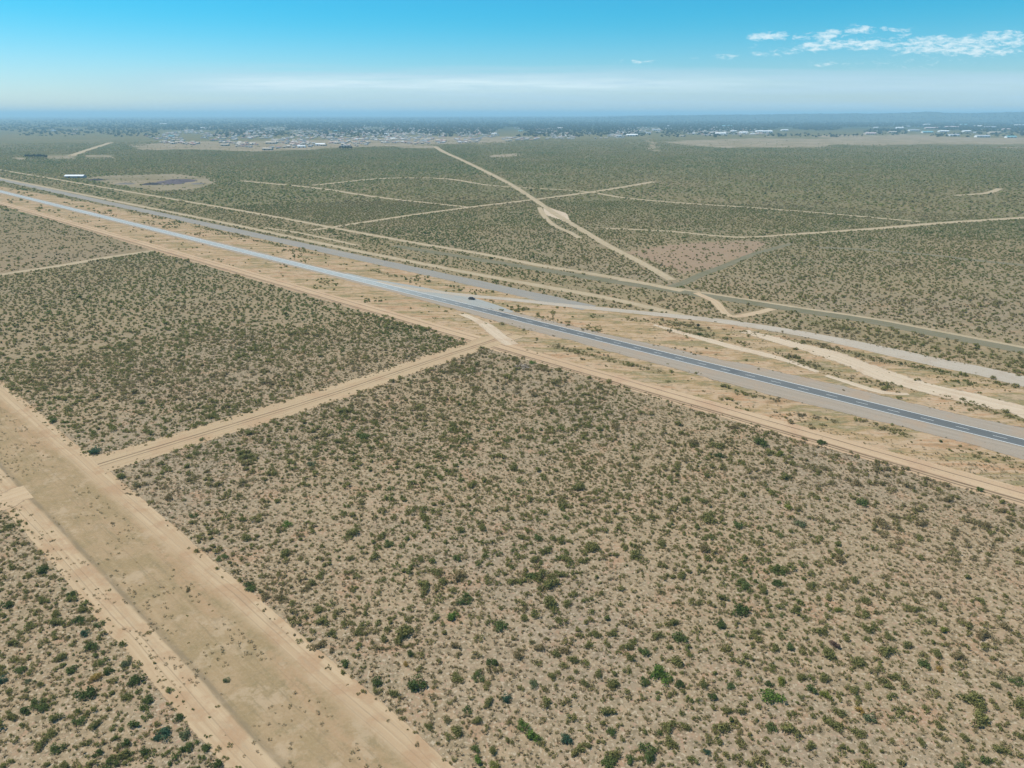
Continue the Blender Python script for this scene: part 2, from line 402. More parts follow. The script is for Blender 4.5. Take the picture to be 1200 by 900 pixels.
# ------------------------------------------------------------------ ribbons of road
def line_fit(pts, ext0, ext1):
    g = np.array([at(*p) for p in pts]); c = g.mean(0); u, s_, vt = np.linalg.svd(g - c); d = vt[0]
    if d @ (g[-1] - g[0]) < 0: d = -d
    t = (g - c) @ d
    return np.array([c + d * (t.min() - ext0), c + d * (t.max() + ext1)])


def spline(P, step):
    P = np.asarray(P, float)
    if len(P) == 2:
        n = max(2, int(np.linalg.norm(P[1] - P[0]) / step)); s = np.linspace(0, 1, n + 1)[:, None]; return P[0] * (1 - s) + P[1] * s
    L = np.linalg.norm(np.diff(P, axis=0), axis=1); T = np.zeros_like(P); dv = np.diff(P, axis=0) / L[:, None]
    T[0], T[-1] = dv[0], dv[-1]
    for i in range(1, len(P) - 1): T[i] = (dv[i - 1] * L[i] + dv[i] * L[i - 1]) / (L[i - 1] + L[i])
    out = []
    for i in range(len(P) - 1):
        n = max(2, int(L[i] / step)); s = (np.arange(n) / n)[:, None]; h = L[i]
        out.append((2 * s ** 3 - 3 * s ** 2 + 1) * P[i] + (s ** 3 - 2 * s ** 2 + s) * h * T[i] + (-2 * s ** 3 + 3 * s ** 2) * P[i + 1] + (s ** 3 - s ** 2) * h * T[i + 1])
    return np.vstack(out + [P[-1:]])


def extend(P, e0, e1):
    P = np.asarray(P, float)
    if e0: d = P[0] - P[1]; P = np.vstack([P[0] + d / np.linalg.norm(d) * e0, P])
    if e1: d = P[-1] - P[-2]; P = np.vstack([P, P[-1] + d / np.linalg.norm(d) * e1])
    return P


ROADS = []      # (points, half width) used to keep shrubs off the roads


def ribbon(name, P, width, mat, z, feather=1.5, step=6, off=0.0, wnz=0.12, clear=None, thin=False):
    """width: metres, or a list interpolated along; off: sideways shift (left of travel is positive)"""
    S = spline(P, step); n = len(S)
    T = np.gradient(S, axis=0); T /= np.linalg.norm(T, axis=1)[:, None]; N = np.stack([-T[:, 1], T[:, 0]], 1)
    L = np.r_[0, np.cumsum(np.linalg.norm(np.diff(S, axis=0), axis=1))]
    W = np.interp(np.linspace(0, 1, n), np.linspace(0, 1, len(width)), width) if hasattr(width, '__len__') else np.full(n, width)
    O = np.interp(np.linspace(0, 1, n), np.linspace(0, 1, len(off)), off) if hasattr(off, '__len__') else np.full(n, off)
    hw = W / 2 * (1 + wnz * (vnoise(S, 25, 3) + .6 * vnoise(S, 9, 8) - .8) * 1.6)
    cols = [(-1, -feather, 0), (-1, 0, 1), (-.33, 0, 1), (.33, 0, 1), (1, 0, 1), (1, feather, 0)] if feather else [(-1, 0, 1), (0, 0, 1), (1, 0, 1)]
    V = []; E = []; U = []
    for a, b, e in cols:
        k = a * hw + b + O
        V.append(np.c_[S + N * k[:, None], np.full(n, z)]); E.append(np.full(n, e)); U.append(np.c_[L, k])
    k = len(cols); V = np.stack(V, 1).reshape(-1, 3); E = np.stack(E, 1).ravel(); U = np.stack(U, 1).reshape(-1, 2)
    i = np.arange(n - 1)[:, None] * k; j = np.arange(k - 1)[None]
    Fq = np.stack([i + j, i + k + j, i + k + j + 1, i + j + 1], -1).reshape(-1, 4)[:, ::-1]
    m = meshnp(name, V, Fq, [mat]); attr(m, 'edge', E)
    uvl = m.uv_layers.new(name='UVMap'); idx = np.empty(len(m.loops), np.int32); m.loops.foreach_get('vertex_index', idx)
    uvl.data.foreach_set('uv', U[idx].astype(np.float32).ravel())
    o = link(name, m, kind='structure')
    ROADS.append((S + N * O[:, None], hw + (clear if clear is not None else 0.6)))
    return o


HWY = line_fit([(0, 225), (100, 248), (200, 273), (300, 296), (400, 323), (490, 345), (550, 360), (610, 375), (650, 386), (690, 395), (740, 406.5), (800, 420), (900, 446), (930, 454), (1050, 481), (1200, 518)], 2600, 250)
hd = (HWY[1] - HWY[0]) / np.linalg.norm(HWY[1] - HWY[0])


def hwy_s(px, py): return float((at(px, py) - HWY[0]) @ hd)


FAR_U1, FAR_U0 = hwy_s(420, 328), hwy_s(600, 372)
M_asphalt = asphalt_material()
M_strip = strip_material()

# shoulders under the asphalt: narrow far away, wide gravel aprons towards the junction
hl = float(np.linalg.norm(HWY[1] - HWY[0]))
def on_hwy(s0, s1): return np.array([HWY[0] + hd * s0, HWY[0] + hd * s1])
s550, s700, s900, s1200 = hwy_s(480, 342), hwy_s(690, 395), hwy_s(900, 446), hwy_s(1200, 518)
ribbon('gravel_shoulder', on_hwy(0, s550 + 60), 13, M_shoulder, .02, 1.5, 12, 0)
ribbon('gravel_shoulder', on_hwy(s550, hl), [13, 18, 24, 26, 28, 29], M_shoulder, .026, 4.0, 6, [0, -2, -1.0, .5, 1, 1])
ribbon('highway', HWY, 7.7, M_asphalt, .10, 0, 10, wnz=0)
M_line = MT('white_road_paint', .7).base((.72, .72, .68)).m
for o_ in (3.55, -3.55):
    ribbon('road_marking', HWY, .32, M_line, .108, 0, 12, o_, wnz=0)
mb = MB(); nn = np.array([-hd[1], hd[0]])
s = s550 - 400
while s < hl - 5:
    a = HWY[0] + hd * s; b = a + hd * 4.5
    mb.poly([(*(a - nn * .09), .108), (*(b - nn * .09), .108), (*(b + nn * .09), .108), (*(a + nn * .09), .108)]); s += 12
link('centre_line', mb.mesh('centre_line', [M_line]), kind='structure')

ribbon('junction_apron', np.array([at(*q) for q in [(405, 321), (450, 332), (500, 342), (530, 348), (560, 355), (600, 366)]]), [3, 7, 13, 15, 12, 2], track_material('pale_apron_asphalt', [(.26, .262, .238), (.30, .298, .268), (.32, .285, .24)], fscale=.2), .044, 1.5, 5)
# side road that leaves the highway, a wide gravel road further right
SIDE = np.array([at(*p) for p in [(440, 330), (480, 338), (520, 343), (550, 346.5), (600, 351), (650, 356.5), (700, 361.5), (787, 370), (850, 377), (900, 384.5), (950, 393), (1000, 403), (1050, 414), (1100, 425), (1150, 435), (1200, 447)]])
ribbon('side_road', extend(SIDE, 0, 260), [5, 5, 6, 7, 9, 13, 16, 17, 17, 17, 17], M_graveld, .05, 1.2, 5)
# old grey road between the highway and the parallel dirt tracks
SEC = line_fit([(150, 243), (267, 268), (400, 298), (517, 323), (633, 348)], 2500, 40)
ribbon('old_road', SEC, 12, M_greyroad, .03, 2.5, 10)
# dirt tracks that run beside the highway
TB = np.array([at(*p) for p in [(67, 222), (167, 242), (267, 262), (333, 276), (433, 297), (500, 310), (567, 323), (633, 335), (700, 347), (760, 360), (800, 370)]])
ribbon('dirt_track', extend(TB, 1800, 0), 6, M_thin, .034, 1.3, 8)
TC = np.array([at(*p) for p in [(200, 233), (300, 250), (383, 265.5), (433, 275), (500, 287), (567, 298), (633, 311), (700, 322), (760, 333), (800, 341)]])
ribbon('dirt_track', extend(TC, 900, 0), 5.5, M_thin, .036, 1.5, 8)
TC2 = np.array([at(*p) for p in [(310, 267), (345, 272), (380, 279), (420, 288)]])
ribbon('dirt_track', TC2, 3.5, M_thin, .037, 1.5, 8)
TD = np.array([at(*p) for p in [(560, 304), (640, 317), (720, 330), (800, 342), (867, 352.5), (933, 363), (1025, 377), (1112, 394), (1200, 411)]])
ribbon('weedy_track', extend(TD, 100, 260), [7, 8, 9, 9, 9, 9], M_greengrey, .030, 2.5, 6)
ribbon('dirt_track', extend(TD, 0, 260)[2:], [2.0, 2.4], M_thin, .038, 1.3, 6, off=6.2)
# wide rutted track on the near side of the highway
TM = line_fit([(0, 238), (83, 260), (187, 293), (333, 332), (467, 373), (547, 397), (667, 428), (800, 466), (900, 497), (1000, 527), (1200, 577)], 1500, 230)
ribbon('rutted_track', TM, 11, M_rutted, .040, 1.6, 6, -.5)
# tracks through the scrub beyond
TE = np.array([at(*p) for p in [(510, 172), (522, 179), (540, 187), (567, 200), (600, 217), (633, 238.5), (653, 252), (683, 270), (713, 288), (750, 307), (787, 328)]])
ribbon('straight_track', TE, [16, 15, 14, 11, 10, 10, 8, 7, 6, 5.5], M_thin, .033, 1.5, 12)
ribbon('bare_patch', np.array([at(*p) for p in [(640, 243), (653, 252), (664, 259)]]), [5, 24, 6], M_pale, .028, 3, 6)
ribbon('side_loop', np.array([at(*p) for p in [(632, 243), (637, 252), (647, 262), (655, 267), (667, 272), (679, 279)]]), 4.5, M_thin, .035, 1.5, 6)
ribbon('dirt_track', extend(np.array([at(*p) for p in [(417, 262), (483, 252), (550, 243), (617, 235), (693, 225), (767, 213)]]), 60, 0), [6, 7, 8, 11], M_thin, .031, 1.8, 10)
ribbon('dirt_track', np.array([at(*p) for p in [(367, 217), (467, 208.5), (500, 208.5), (583, 218), (690, 225), (733, 232), (800, 238), (877, 243), (967, 250), (1078, 260)]]), [10, 10, 6, 6, 6, 5], M_thin, .032, 1.8, 10)
ribbon('dirt_track', np.array([at(*p) for p in [(283, 212), (300, 213.5), (367, 220), (450, 232), (550, 243)]]), [8, 7, 5.5], M_thin, .029, 2, 10)
ribbon('dirt_track', extend(np.array([at(*p) for p in [(700, 267), (783, 271), (867, 278), (937, 274), (1025, 268), (1089, 262.5), (1200, 255)]]), 0, 300), [4, 5, 9, 9, 9, 9], M_thin, .027, 1.5, 10)
ribbon('grey_track', np.array([at(*p) for p in [(786, 336), (800, 332), (817, 324), (850, 311.5), (883, 298), (927, 286)]]), [6, 5.5, 5, 4.5, 4], M_greengrey, .045, 1.8, 6)
ribbon('weedy_track', np.array([at(*p) for p in [(960, 290), (1020, 293), (1100, 300), (1170, 308), (1260, 316)]]), 5, M_greengrey, .025, 3, 8)
ribbon('dirt_track', extend(np.array([at(*p) for p in [(0, 322), (67, 312), (133, 300.5), (180, 294)]]), 250, 0), 7, M_thin, .039, 1.5, 6)
ribbon('dirt_track', np.array([at(*p) for p in [(1120, 229), (1150, 227), (1172, 221)]]), 8, M_thin, .028, 1.8, 10)
ribbon('dirt_track', np.array([at(*p) for p in [(83, 182.5), (105, 175), (130, 167)]]), 18, M_thin, .028, 3, 20)
# link from the highway down to the rutted track, bare strips by the junction
ribbon('link_track', np.array([at(*p) for p in [(541, 368), (556, 374), (572, 383), (584, 393), (600, 404)]]), [4, 5, 5, 4], M_pale, .046, 1.5, 4, wnz=.45)
ribbon('bare_strip', np.array([at(*p) for p in [(766, 380.5), (793, 388.5), (833, 399.5), (860, 407), (900, 416.5), (935, 427), (958, 436)]]), [1.2, 4, 4.5, 4, 1], M_pale, .043, 1.6, 5, wnz=.45)
ribbon('bare_strip', extend(np.array([at(*p) for p in [(872, 388), (919, 401), (975, 416), (1012, 430), (1042, 442), (1087, 455), (1144, 468), (1200, 481)]]), 0, 120), [2, 9, 9, 5, 4, 5, 5], M_pale, .047, 5, 5, wnz=.45)
ribbon('bare_strip', np.array([at(*p) for p in [(968, 440), (1000, 450), (1035, 460), (1065, 462)]]), [2, 3, 2.2, 1], M_pale, .048, 1.2, 5, wnz=.45)
ribbon('bare_strip', extend(np.array([at(*p) for p in [(1100, 456), (1140, 467), (1170, 476), (1200, 488)]]), 0, 60), [1, 2.5, 3], M_pale, .044, 1.2, 5, wnz=.45)
ribbon('bare_strip', np.array([at(*p) for p in [(815, 343), (835, 352), (862, 371), (885, 367), (905, 362)]]), [2, 3.5, 3.5, 4], M_dirt, .041, 2, 5, wnz=.45)
# the broad fire break in the foreground and the track that crosses it
KR = line_fit([(0, 448), (107, 537), (229, 640), (287, 692), (375, 768), (427, 812), (524, 897)], 500, 120)
KL = line_fit([(7, 600), (52, 646), (96, 692), (131, 733), (181, 803), (265, 897)], 500, 120)

_d = (KR[1] - KR[0]) / np.linalg.norm(KR[1] - KR[0]); _n = np.array([-_d[1], _d[0]])
_e = (KL[1] - KL[0]) / np.linalg.norm(KL[1] - KL[0])
KL = np.array([KL[0] + _e * (((q - KL[0]) @ _d) / (_e @ _d)) for q in KR])      # ends square to the right edge


def between(name, A, B, mat, z, k=9, step=4, fe=1.6, W=40.0):
    n = int(np.linalg.norm(B[1] - B[0]) / step); t = np.linspace(0, 1, n + 1)[:, None]
    a = A[0] * (1 - t) + A[1] * t; b = B[0] * (1 - t) + B[1] * t; L = (t * np.linalg.norm(B[1] - B[0])).ravel()
    w = np.linalg.norm(b - a, axis=1)[:, None]; f = fe / w.mean()
    js = np.r_[-f, np.linspace(0, 1, k), 1 + f]; V = []; E = []; U = []
    for q, s_ in enumerate(js):
        p = a * (1 - s_) + b * s_ + ((vnoise(a, 14, q % 2 + 5) - .5) * 1.6)[:, None] * (b - a) / w * (q < 2 or q > k - 1)
        V.append(np.c_[p, np.full(n + 1, z)]); E.append(np.full(n + 1, 0. if q in (0, k + 1) else 1.)); U.append(np.c_[L, np.full(n + 1, s_ * W)])
    kk = k + 2; V = np.stack(V, 1).reshape(-1, 3); E = np.stack(E, 1).ravel(); U = np.stack(U, 1).reshape(-1, 2)
    i = np.arange(n)[:, None] * kk; j = np.arange(kk - 1)[None]
    m = meshnp(name, V, np.stack([i + j, i + kk + j, i + kk + j + 1, i + j + 1], -1).reshape(-1, 4)[:, ::-1], [mat]); attr(m, 'edge', E)
    uvl = m.uv_layers.new(name='UVMap'); idx = np.empty(len(m.loops), np.int32); m.loops.foreach_get('vertex_index', idx)
    uvl.data.foreach_set('uv', U[idx].astype(np.float32).ravel())
    ROADS.append(((a + b) / 2, w.ravel() / 2 + .8))
    return link(name, m, kind='structure')


between('fire_break', KL, KR, M_strip, .030)
TL = np.array([at(*p) for p in [(115, 545), (240, 507.5), (400, 458), (540, 411), (580, 398)]])
M_cross = track_material('crossing_dirt', [(.350, .248, .148), (.40, .295, .18), (.35, .228, .135)], dark=[(.6, .5), (-1.4, .35)])
ribbon('crossing_track', extend(TL, 0, 14), [13, 13, 13, 12, 12], M_cross, .042, 3, 5)
M_worn = track_material('worn_crossing_soil', [(.395, .280, .168), (.44, .325, .205), (.36, .245, .150)], feather=1.9, fscale=.13)
ribbon('worn_crossing', np.array([at(34, 577), at(0, 588), at(-60, 612), at(-170, 656)]), [5, 8, 10, 12], M_worn, .046, 6, 3)

WEEDS = [([(770, 375), (800, 380), (835, 388), (880, 399)], 4.5), ([(840, 386), (900, 393), (960, 404), (1025, 421), (1080, 431), (1125, 440), (1210, 454)], 3.2), ([(650, 406), (720, 423), (785, 437)], 3.0),
         ([(815, 447), (880, 462), (950, 478), (1000, 491), (1065, 511)], 2.6), ([(800, 389), (860, 398), (910, 412), (962, 433)], 4.5), ([(972, 437), (1010, 446), (1060, 458)], 4), ([(1110, 462), (1150, 478), (1200, 492), (1260, 508)], 3.5),
         ([(600, 322), (700, 338), (780, 352)], 3), ([(400, 309), (480, 327), (540, 338)], 3.0), ([(150, 247), (260, 272), (380, 300)], 3.5), ([(690, 370), (740, 374), (780, 380)], 3), ([(1140, 530), (1180, 541), (1230, 556)], 3), ([(820, 350), (900, 366), (1000, 386), (1100, 405), (1240, 432)], 7)]


def weeds(xy):
    w = np.zeros(len(xy))
    for pts, r in WEEDS:
        S = np.array([at(*q) for q in pts]); best = np.full(len(xy), 1e9)
        for a, b in zip(S[:-1], S[1:]):
            d = b - a; t = np.clip((xy - a) @ d / (d @ d), 0, 1); best = np.minimum(best, np.linalg.norm(xy - a - t[:, None] * d, axis=1))
        w = np.maximum(w, np.exp(-(best / r) ** 2))
    return w * np.clip((fnoise(xy, 16, 41) - .28) * 3, 0, 1)


# ------------------------------------------------------------------ ground: one sheet out to the horizon
CORRIDOR = [(-400, 110), (-60, 190), (60, 212), (200, 232), (300, 250), (433, 275), (567, 298), (700, 318), (790, 336), (867, 351), (1000, 372), (1112, 393), (1200, 410), (1500, 470), (1500, 690), (1200, 586), (1100, 556), (1000, 531), (900, 499), (800, 471), (667, 431), (600, 411), (467, 376), (333, 336), (187, 297), (83, 264), (0, 241), (-400, 140)]
VERGE = [(-400, 105), (0, 218), (150, 246), (300, 278), (480, 318), (560, 336), (640, 352), (690, 359), (787, 371), (850, 379), (900, 388), (1000, 405), (1100, 428), (1200, 452), (1500, 530)] + CORRIDOR[14:]
SCRUBV = [(690, 361), (780, 372), (860, 379), (960, 396), (1060, 417), (1240, 458), (1240, 480), (1060, 450), (960, 432), (860, 404), (780, 384)]
RED = [(733, 295), (773, 288), (833, 282), (900, 283), (883, 297), (833, 314), (800, 319), (760, 304)]
LEFTFIELD = [(-500, 200), (0, 243), (83, 266), (180, 293), (67, 311), (0, 321), (-500, 380)]
PADS = [[(55, 181), (90, 180), (90, 186), (55, 186)], [(100, 182), (134, 181.5), (134, 184.5), (100, 185)], [(15, 184), (30, 184), (28, 187), (12, 187)],
        [(100, 209), (130, 206), (170, 205), (205, 204), (240, 208), (252, 215), (225, 222), (180, 224), (160, 220), (130, 216)],
        [(155, 172), (200, 166), (260, 165), (330, 164), (420, 162), (520, 160), (600, 160), (640, 162), (590, 166), (500, 170), (420, 173), (300, 178), (230, 176), (165, 176)],
        [(770, 166), (830, 163), (900, 162), (975, 161), (1010, 166), (960, 172), (880, 174), (830, 173), (800, 169)],
        [(960, 160), (1040, 158), (1200, 162), (1300, 166), (1300, 172), (1160, 171), (1090, 170), (1000, 170)],
        [(755, 158), (766, 172), (778, 178), (772, 178), (762, 173)], [(765, 164), (771, 178), (766, 178), (760, 168)],
        [(460, 170), (512, 171), (510, 174), (470, 174)], [(575, 182), (605, 180), (604, 182), (572, 185)]]


def hill(x, y):
    """low table lands far off on the right"""
    r = np.hypot(x, y); a = np.degrees(np.arctan2(x, y))
    ra = np.clip((r - 12500) / 4000, 0, 1); ra = ra * ra * (3 - 2 * ra)
    h = np.interp(a, [-80, -30, -8, 5, 12, 20, 26, 31, 38, 60], [0, 8, 18, 32, 75, 95, 115, 135, 150, 140])
    k = fnoise(np.c_[a * 10, r / 700], 22, 91, 4)
    return ra * h * (.75 + .5 * k)


def build_ground():
    rad = np.r_[np.linspace(2, 50, 8), np.geomspace(56, 90000, 640)]
    ang = np.r_[np.linspace(-180, -52, 40)[:-1], np.linspace(-52, 52, 521), np.linspace(52, 180, 40)[1:]][:-1]
    A, Rr = np.meshgrid(np.radians(ang), rad, indexing='xy'); x = (Rr * np.sin(A)).ravel(); y = (Rr * np.cos(A)).ravel()
    z = hill(x, y); nr, na = len(rad), len(ang)
    V = np.c_[x, y, z]; V = np.vstack([V, [[0, 0, 0]]])
    i = np.arange(nr - 1)[:, None] * na; j = np.arange(na)[None]; j2 = (j + 1) % na
    Fq = np.stack([i + j, i + j2, i + na + j2, i + na + j], -1).reshape(-1, 4)
    last = len(V) - 1; j = np.arange(0, na - 1, 1)
    fan = np.stack([np.full(len(j), last), j, j, j + 1], -1)
    m = meshnp('ground', V, Fq[:, ::-1], [M_ground], smooth=True)
    xy = V[:, :2]; p, dep = proj(xy); front = xy[:, 1] > 20
    n = (fnoise(xy, 30, 4) - .5); r = np.hypot(xy[:, 0], xy[:, 1])
    pj = p + np.c_[n * 0, n * 9 * np.clip(300 / np.maximum(r, 1), 0.0, 1)]
    cor = inpoly(pj, VERGE) & front
    verge = np.where(cor, .95, 0.0)
    cor2 = inpoly(pj, CORRIDOR) & front & ~cor
    verge = np.where(cor2, .30, verge)
    red = np.where(inpoly(pj, RED) & front, .8, 0.0)
    lf = inpoly(pj, LEFTFIELD) & front; red = np.where(lf, .35, red)
    fo = np.interp(p[:, 1], [133, 138, 149, 153, 158], [.5, .85, .9, .35, 0]) * np.interp(p[:, 0], [-100, 250, 520], [.35, .6, 1]) * (front & (r > 3000)); attr(m, 'forest', fo)
    weed = np.zeros(len(xy)); kf = front & (r < 1500); weed[kf] = weeds(xy[kf]); attr(m, 'weed', weed)
    bare = np.zeros(len(xy))
    for q in PADS: bare = np.maximum(bare, (inpoly(p + np.c_[(fnoise(xy, 130, 61) - .5) * 26, (fnoise(xy, 220, 62) - .5) * 8], q) & front) * (.40 if q[0] == (100, 209) else .55))
    veg = np.interp(r, [200, 420, 900, 1700], [.10, .28, .82, 1.0])
    veg = np.where(cor, 0, np.where(cor2, veg * .7 + .15, veg)); veg = veg * (1 - .7 * bare) * (1 - .9 * red)
    for k, v in (('verge', verge), ('red', red), ('bare', bare), ('veg', veg)): attr(m, k, v)
    link('ground', m, kind='structure')


build_ground()

# ------------------------------------------------------------------ foliage
def leaf_material(name, stops, inst=True, fixed=None):
    t = MT(name, .85, .05); g = t.new('ShaderNodeNewGeometry').outputs['Random Per Island']
    c = t.ramp(t.att('tint', True), stops) if inst else None
    if fixed: c = t.mix(0.0, fixed, fixed)
    k = t.math('ADD', t.math('MULTIPLY', g, .75), .62)
    rgb = t.new('ShaderNodeCombineXYZ')
    for i in range(3): t.l.new(k, rgb.inputs[i])
    c = t.mix(1.0, c, rgb.outputs[0], 'MULTIPLY'); t.base(c)
    tl = t.new('ShaderNodeBsdfTranslucent'); t.l.new(c, tl.inputs[0]); mx = t.new('ShaderNodeMixShader'); mx.inputs[0].default_value = .5
    t.l.new(t.b.outputs[0], mx.inputs[1]); t.l.new(tl.outputs[0], mx.inputs[2]); t.l.new(mx.outputs[0], t.out.inputs[0]); return t.m


SCRUB = [(0, (.355, .272, .162)), (.22, (.325, .262, .125)), (.45, (.292, .260, .092)), (.68, (.232, .238, .074)), (.86, (.165, .205, .060)), (1, (.112, .165, .050))]
M_scrub = leaf_material('scrub_leaves', SCRUB)
M_straw = leaf_material('dry_grass_blades', [(0, (.42, .33, .20)), (.5, (.46, .36, .21)), (1, (.36, .29, .15))])
M_treeleaf = leaf_material('tree_leaves', [(0, (.030, .050, .030)), (.5, (.040, .062, .032)), (1, (.055, .075, .030))])
M_stem = MT('bark', .9).base((.11, .085, .06)).m
FIX = {'olive': (.240, .226, .080), 'brown': (.285, .222, .108), 'dark green': (.110, .142, .044), 'grey green': (.190, .210, .100),
       'bright green': (.160, .235, .050), 'yellow green': (.260, .270, .062), 'blue green': (.085, .150, .085), 'purple brown': (.205, .138, .098),
       'ochre': (.42, .29, .09), 'mid green': (.155, .190, .060)}
M_fix = {k: leaf_material(k.replace(' ', '_') + '_leaves', None, False, v) for k, v in FIX.items()}


def bush_mesh(name, seed, leaves, lobes, mats, leaf=.16, flat=.75, stems=5, spread=.62):
    g = np.random.default_rng(seed); V = []; Fq = []; mi = []
    a = g.uniform(0, 6.283, lobes); rr = spread * np.sqrt(g.uniform(0, 1, lobes))
    cen = np.c_[rr * np.cos(a), rr * np.sin(a), g.uniform(.25, .6, lobes) * flat * (1 - .35 * rr)]; cr = g.uniform(.26, .46, lobes)
    which = g.integers(0, lobes, leaves)
    d = g.normal(size=(leaves, 3)); d[:, 2] = np.abs(d[:, 2]) * .9 - .25; d /= np.linalg.norm(d, axis=1)[:, None]
    p = cen[which] + d * (cr[which] * g.uniform(.45, 1.22, leaves))[:, None]; p[:, 2] = np.maximum(p[:, 2], .03)
    nrm = d + g.normal(size=(leaves, 3)) * .55; nrm /= np.linalg.norm(nrm, axis=1)[:, None]
    t = np.cross(nrm, g.normal(size=(leaves, 3))); t /= np.linalg.norm(t, axis=1)[:, None]; b = np.cross(nrm, t)
    s = leaf * g.uniform(.6, 1.35, leaves)[:, None]
    q = np.stack([p - t * s, p - b * s * .55, p + t * s, p + b * s * .55], 1).reshape(-1, 3); V = q
    Fq = np.arange(leaves * 4).reshape(-1, 4); mi = np.zeros(leaves, int)
    for k in range(stems):
        e = cen[k % lobes] * np.array([1, 1, 1.0]); n = len(V); w = .028
        base = np.array([e[0] * .15, e[1] * .15, -.02])
        for o_ in ((w, 0, 0), (0, w, 0)):
            o_ = np.array(o_); n = len(V)
            V = np.vstack([V, base - o_, base + o_, e + o_ * .4, e - o_ * .4]); Fq = np.vstack([Fq, [n, n + 1, n + 2, n + 3]]); mi = np.r_[mi, 1]
    V[:, 2] = np.maximum(V[:, 2], -.02)
    return meshnp(name, V, Fq, mats, mi)


def tuft_mesh(name, seed, blades, mats):
    g = np.random.default_rng(seed); a = g.uniform(0, 6.283, blades); r = g.uniform(0, .5, blades)
    b = np.c_[r * np.cos(a), r * np.sin(a), np.zeros(blades)]; d = np.c_[np.cos(a) * .5, np.sin(a) * .5, g.uniform(.4, .8, blades)]
    t = np.c_[-np.sin(a), np.cos(a), np.zeros(blades)] * .12
    V = np.stack([b - t, b + t, b + d], 1).reshape(-1, 3); return meshnp(name, V, np.arange(blades * 3).reshape(-1, 3), mats)


def proto_coll(name, meshes):
    c = bpy.data.collections.new(name)
    for k, m in enumerate(meshes): c.objects.link(bpy.data.objects.new('%s_%02d' % (name, k), m))
    return c


PC_near = proto_coll('near_shrub', [bush_mesh('near_shrub', 100 + i, 190, 4 + i % 4, [M_scrub, M_stem], .135, spread=.72) for i in range(8)])
PC_mid = proto_coll('mid_shrub', [bush_mesh('mid_shrub', 200 + i, 46, 3 + i % 3, [M_scrub, M_stem], .27, stems=1) for i in range(8)])
PC_far = proto_coll('far_shrub', [bush_mesh('far_shrub', 300 + i, 16, 4, [M_scrub, M_stem], .42, stems=0) for i in range(6)])
PC_tuft = proto_coll('dry_tuft', [tuft_mesh('dry_tuft', 400 + i, 26, [M_straw]) for i in range(4)])


def scatter(name, coll, xy, z, scl, tint, idx_n, label=None, zs=None):
    n = len(xy); m = meshnp(name, np.c_[xy, z if hasattr(z, '__len__') else np.full(n, z)], [])
    g = np.random.default_rng(len(name) + n)
    attr(m, 'idx', g.integers(0, idx_n, n).astype(np.int32), 'INT'); attr(m, 'tint', tint.astype(np.float32))
    s3 = np.c_[scl, scl, scl * (zs if zs is not None else g.uniform(.8, 1.2, n))].astype(np.float32); attr(m, 'scl', s3, 'FLOAT_VECTOR')
    attr(m, 'rot', np.c_[np.zeros(n), np.zeros(n), g.uniform(0, 6.283, n)].astype(np.float32), 'FLOAT_VECTOR')
    o = link(name, m, kind='stuff')
    if label: o['label'] = label
    ng = bpy.data.node_groups.new(name, 'GeometryNodeTree')
    ng.interface.new_socket('Geometry', in_out='INPUT', socket_type='NodeSocketGeometry'); ng.interface.new_socket('Geometry', in_out='OUTPUT', socket_type='NodeSocketGeometry')
    N = ng.nodes; Lk = ng.links; gi = N.new('NodeGroupInput'); go = N.new('NodeGroupOutput'); ip = N.new('GeometryNodeInstanceOnPoints')
    ci = N.new('GeometryNodeCollectionInfo'); ci.inputs['Collection'].default_value = coll; ci.inputs['Separate Children'].default_value = True; ci.inputs['Reset Children'].default_value = True
    def na(nm, dt):
        a = N.new('GeometryNodeInputNamedAttribute'); a.data_type = dt; a.inputs['Name'].default_value = nm; return a.outputs['Attribute']
    Lk.new(gi.outputs[0], ip.inputs['Points']); Lk.new(ci.outputs[0], ip.inputs['Instance']); ip.inputs['Pick Instance'].default_value = True
    Lk.new(na('idx', 'INT'), ip.inputs['Instance Index']); Lk.new(na('rot', 'FLOAT_VECTOR'), ip.inputs['Rotation']); Lk.new(na('scl', 'FLOAT_VECTOR'), ip.inputs['Scale'])
    Lk.new(ip.outputs[0], go.inputs[0])
    md = o.modifiers.new('scatter', 'NODES'); md.node_group = ng
    return o


def road_clear(xy, margin=0.0):
    """True where a point lies off every road"""
    ok = np.ones(len(xy), bool)
    for S, hw in ROADS:
        lo = S.min(0) - hw.max() - margin; hi = S.max(0) + hw.max() + margin
        c = np.where(ok & (xy > lo).all(1) & (xy < hi).all(1))[0]
        if not len(c): continue
        a, b = S[:-1], S[1:]; q = xy[c]
        for st in range(0, len(c), 20000):
            qq = q[st:st + 20000]; best = np.full(len(qq), 1e9)
            for i in range(len(a)):
                d = b[i] - a[i]; L2 = d @ d
                t = np.clip(((qq - a[i]) @ d) / L2, 0, 1); dd = np.linalg.norm(qq - a[i] - t[:, None] * d, axis=1) - (hw[i] * (1 - t) + hw[i + 1] * t)
                best = np.minimum(best, dd)
            ok[c[st:st + 20000]] &= best > margin
    return ok


def clear_ragged(xy, m=.3, creep=1.7, share=.4):
    return road_clear(xy, m) | (road_clear(xy, -creep) & (rng.random(len(xy)) < share * 1.6 * fnoise(xy, 14, 51)))


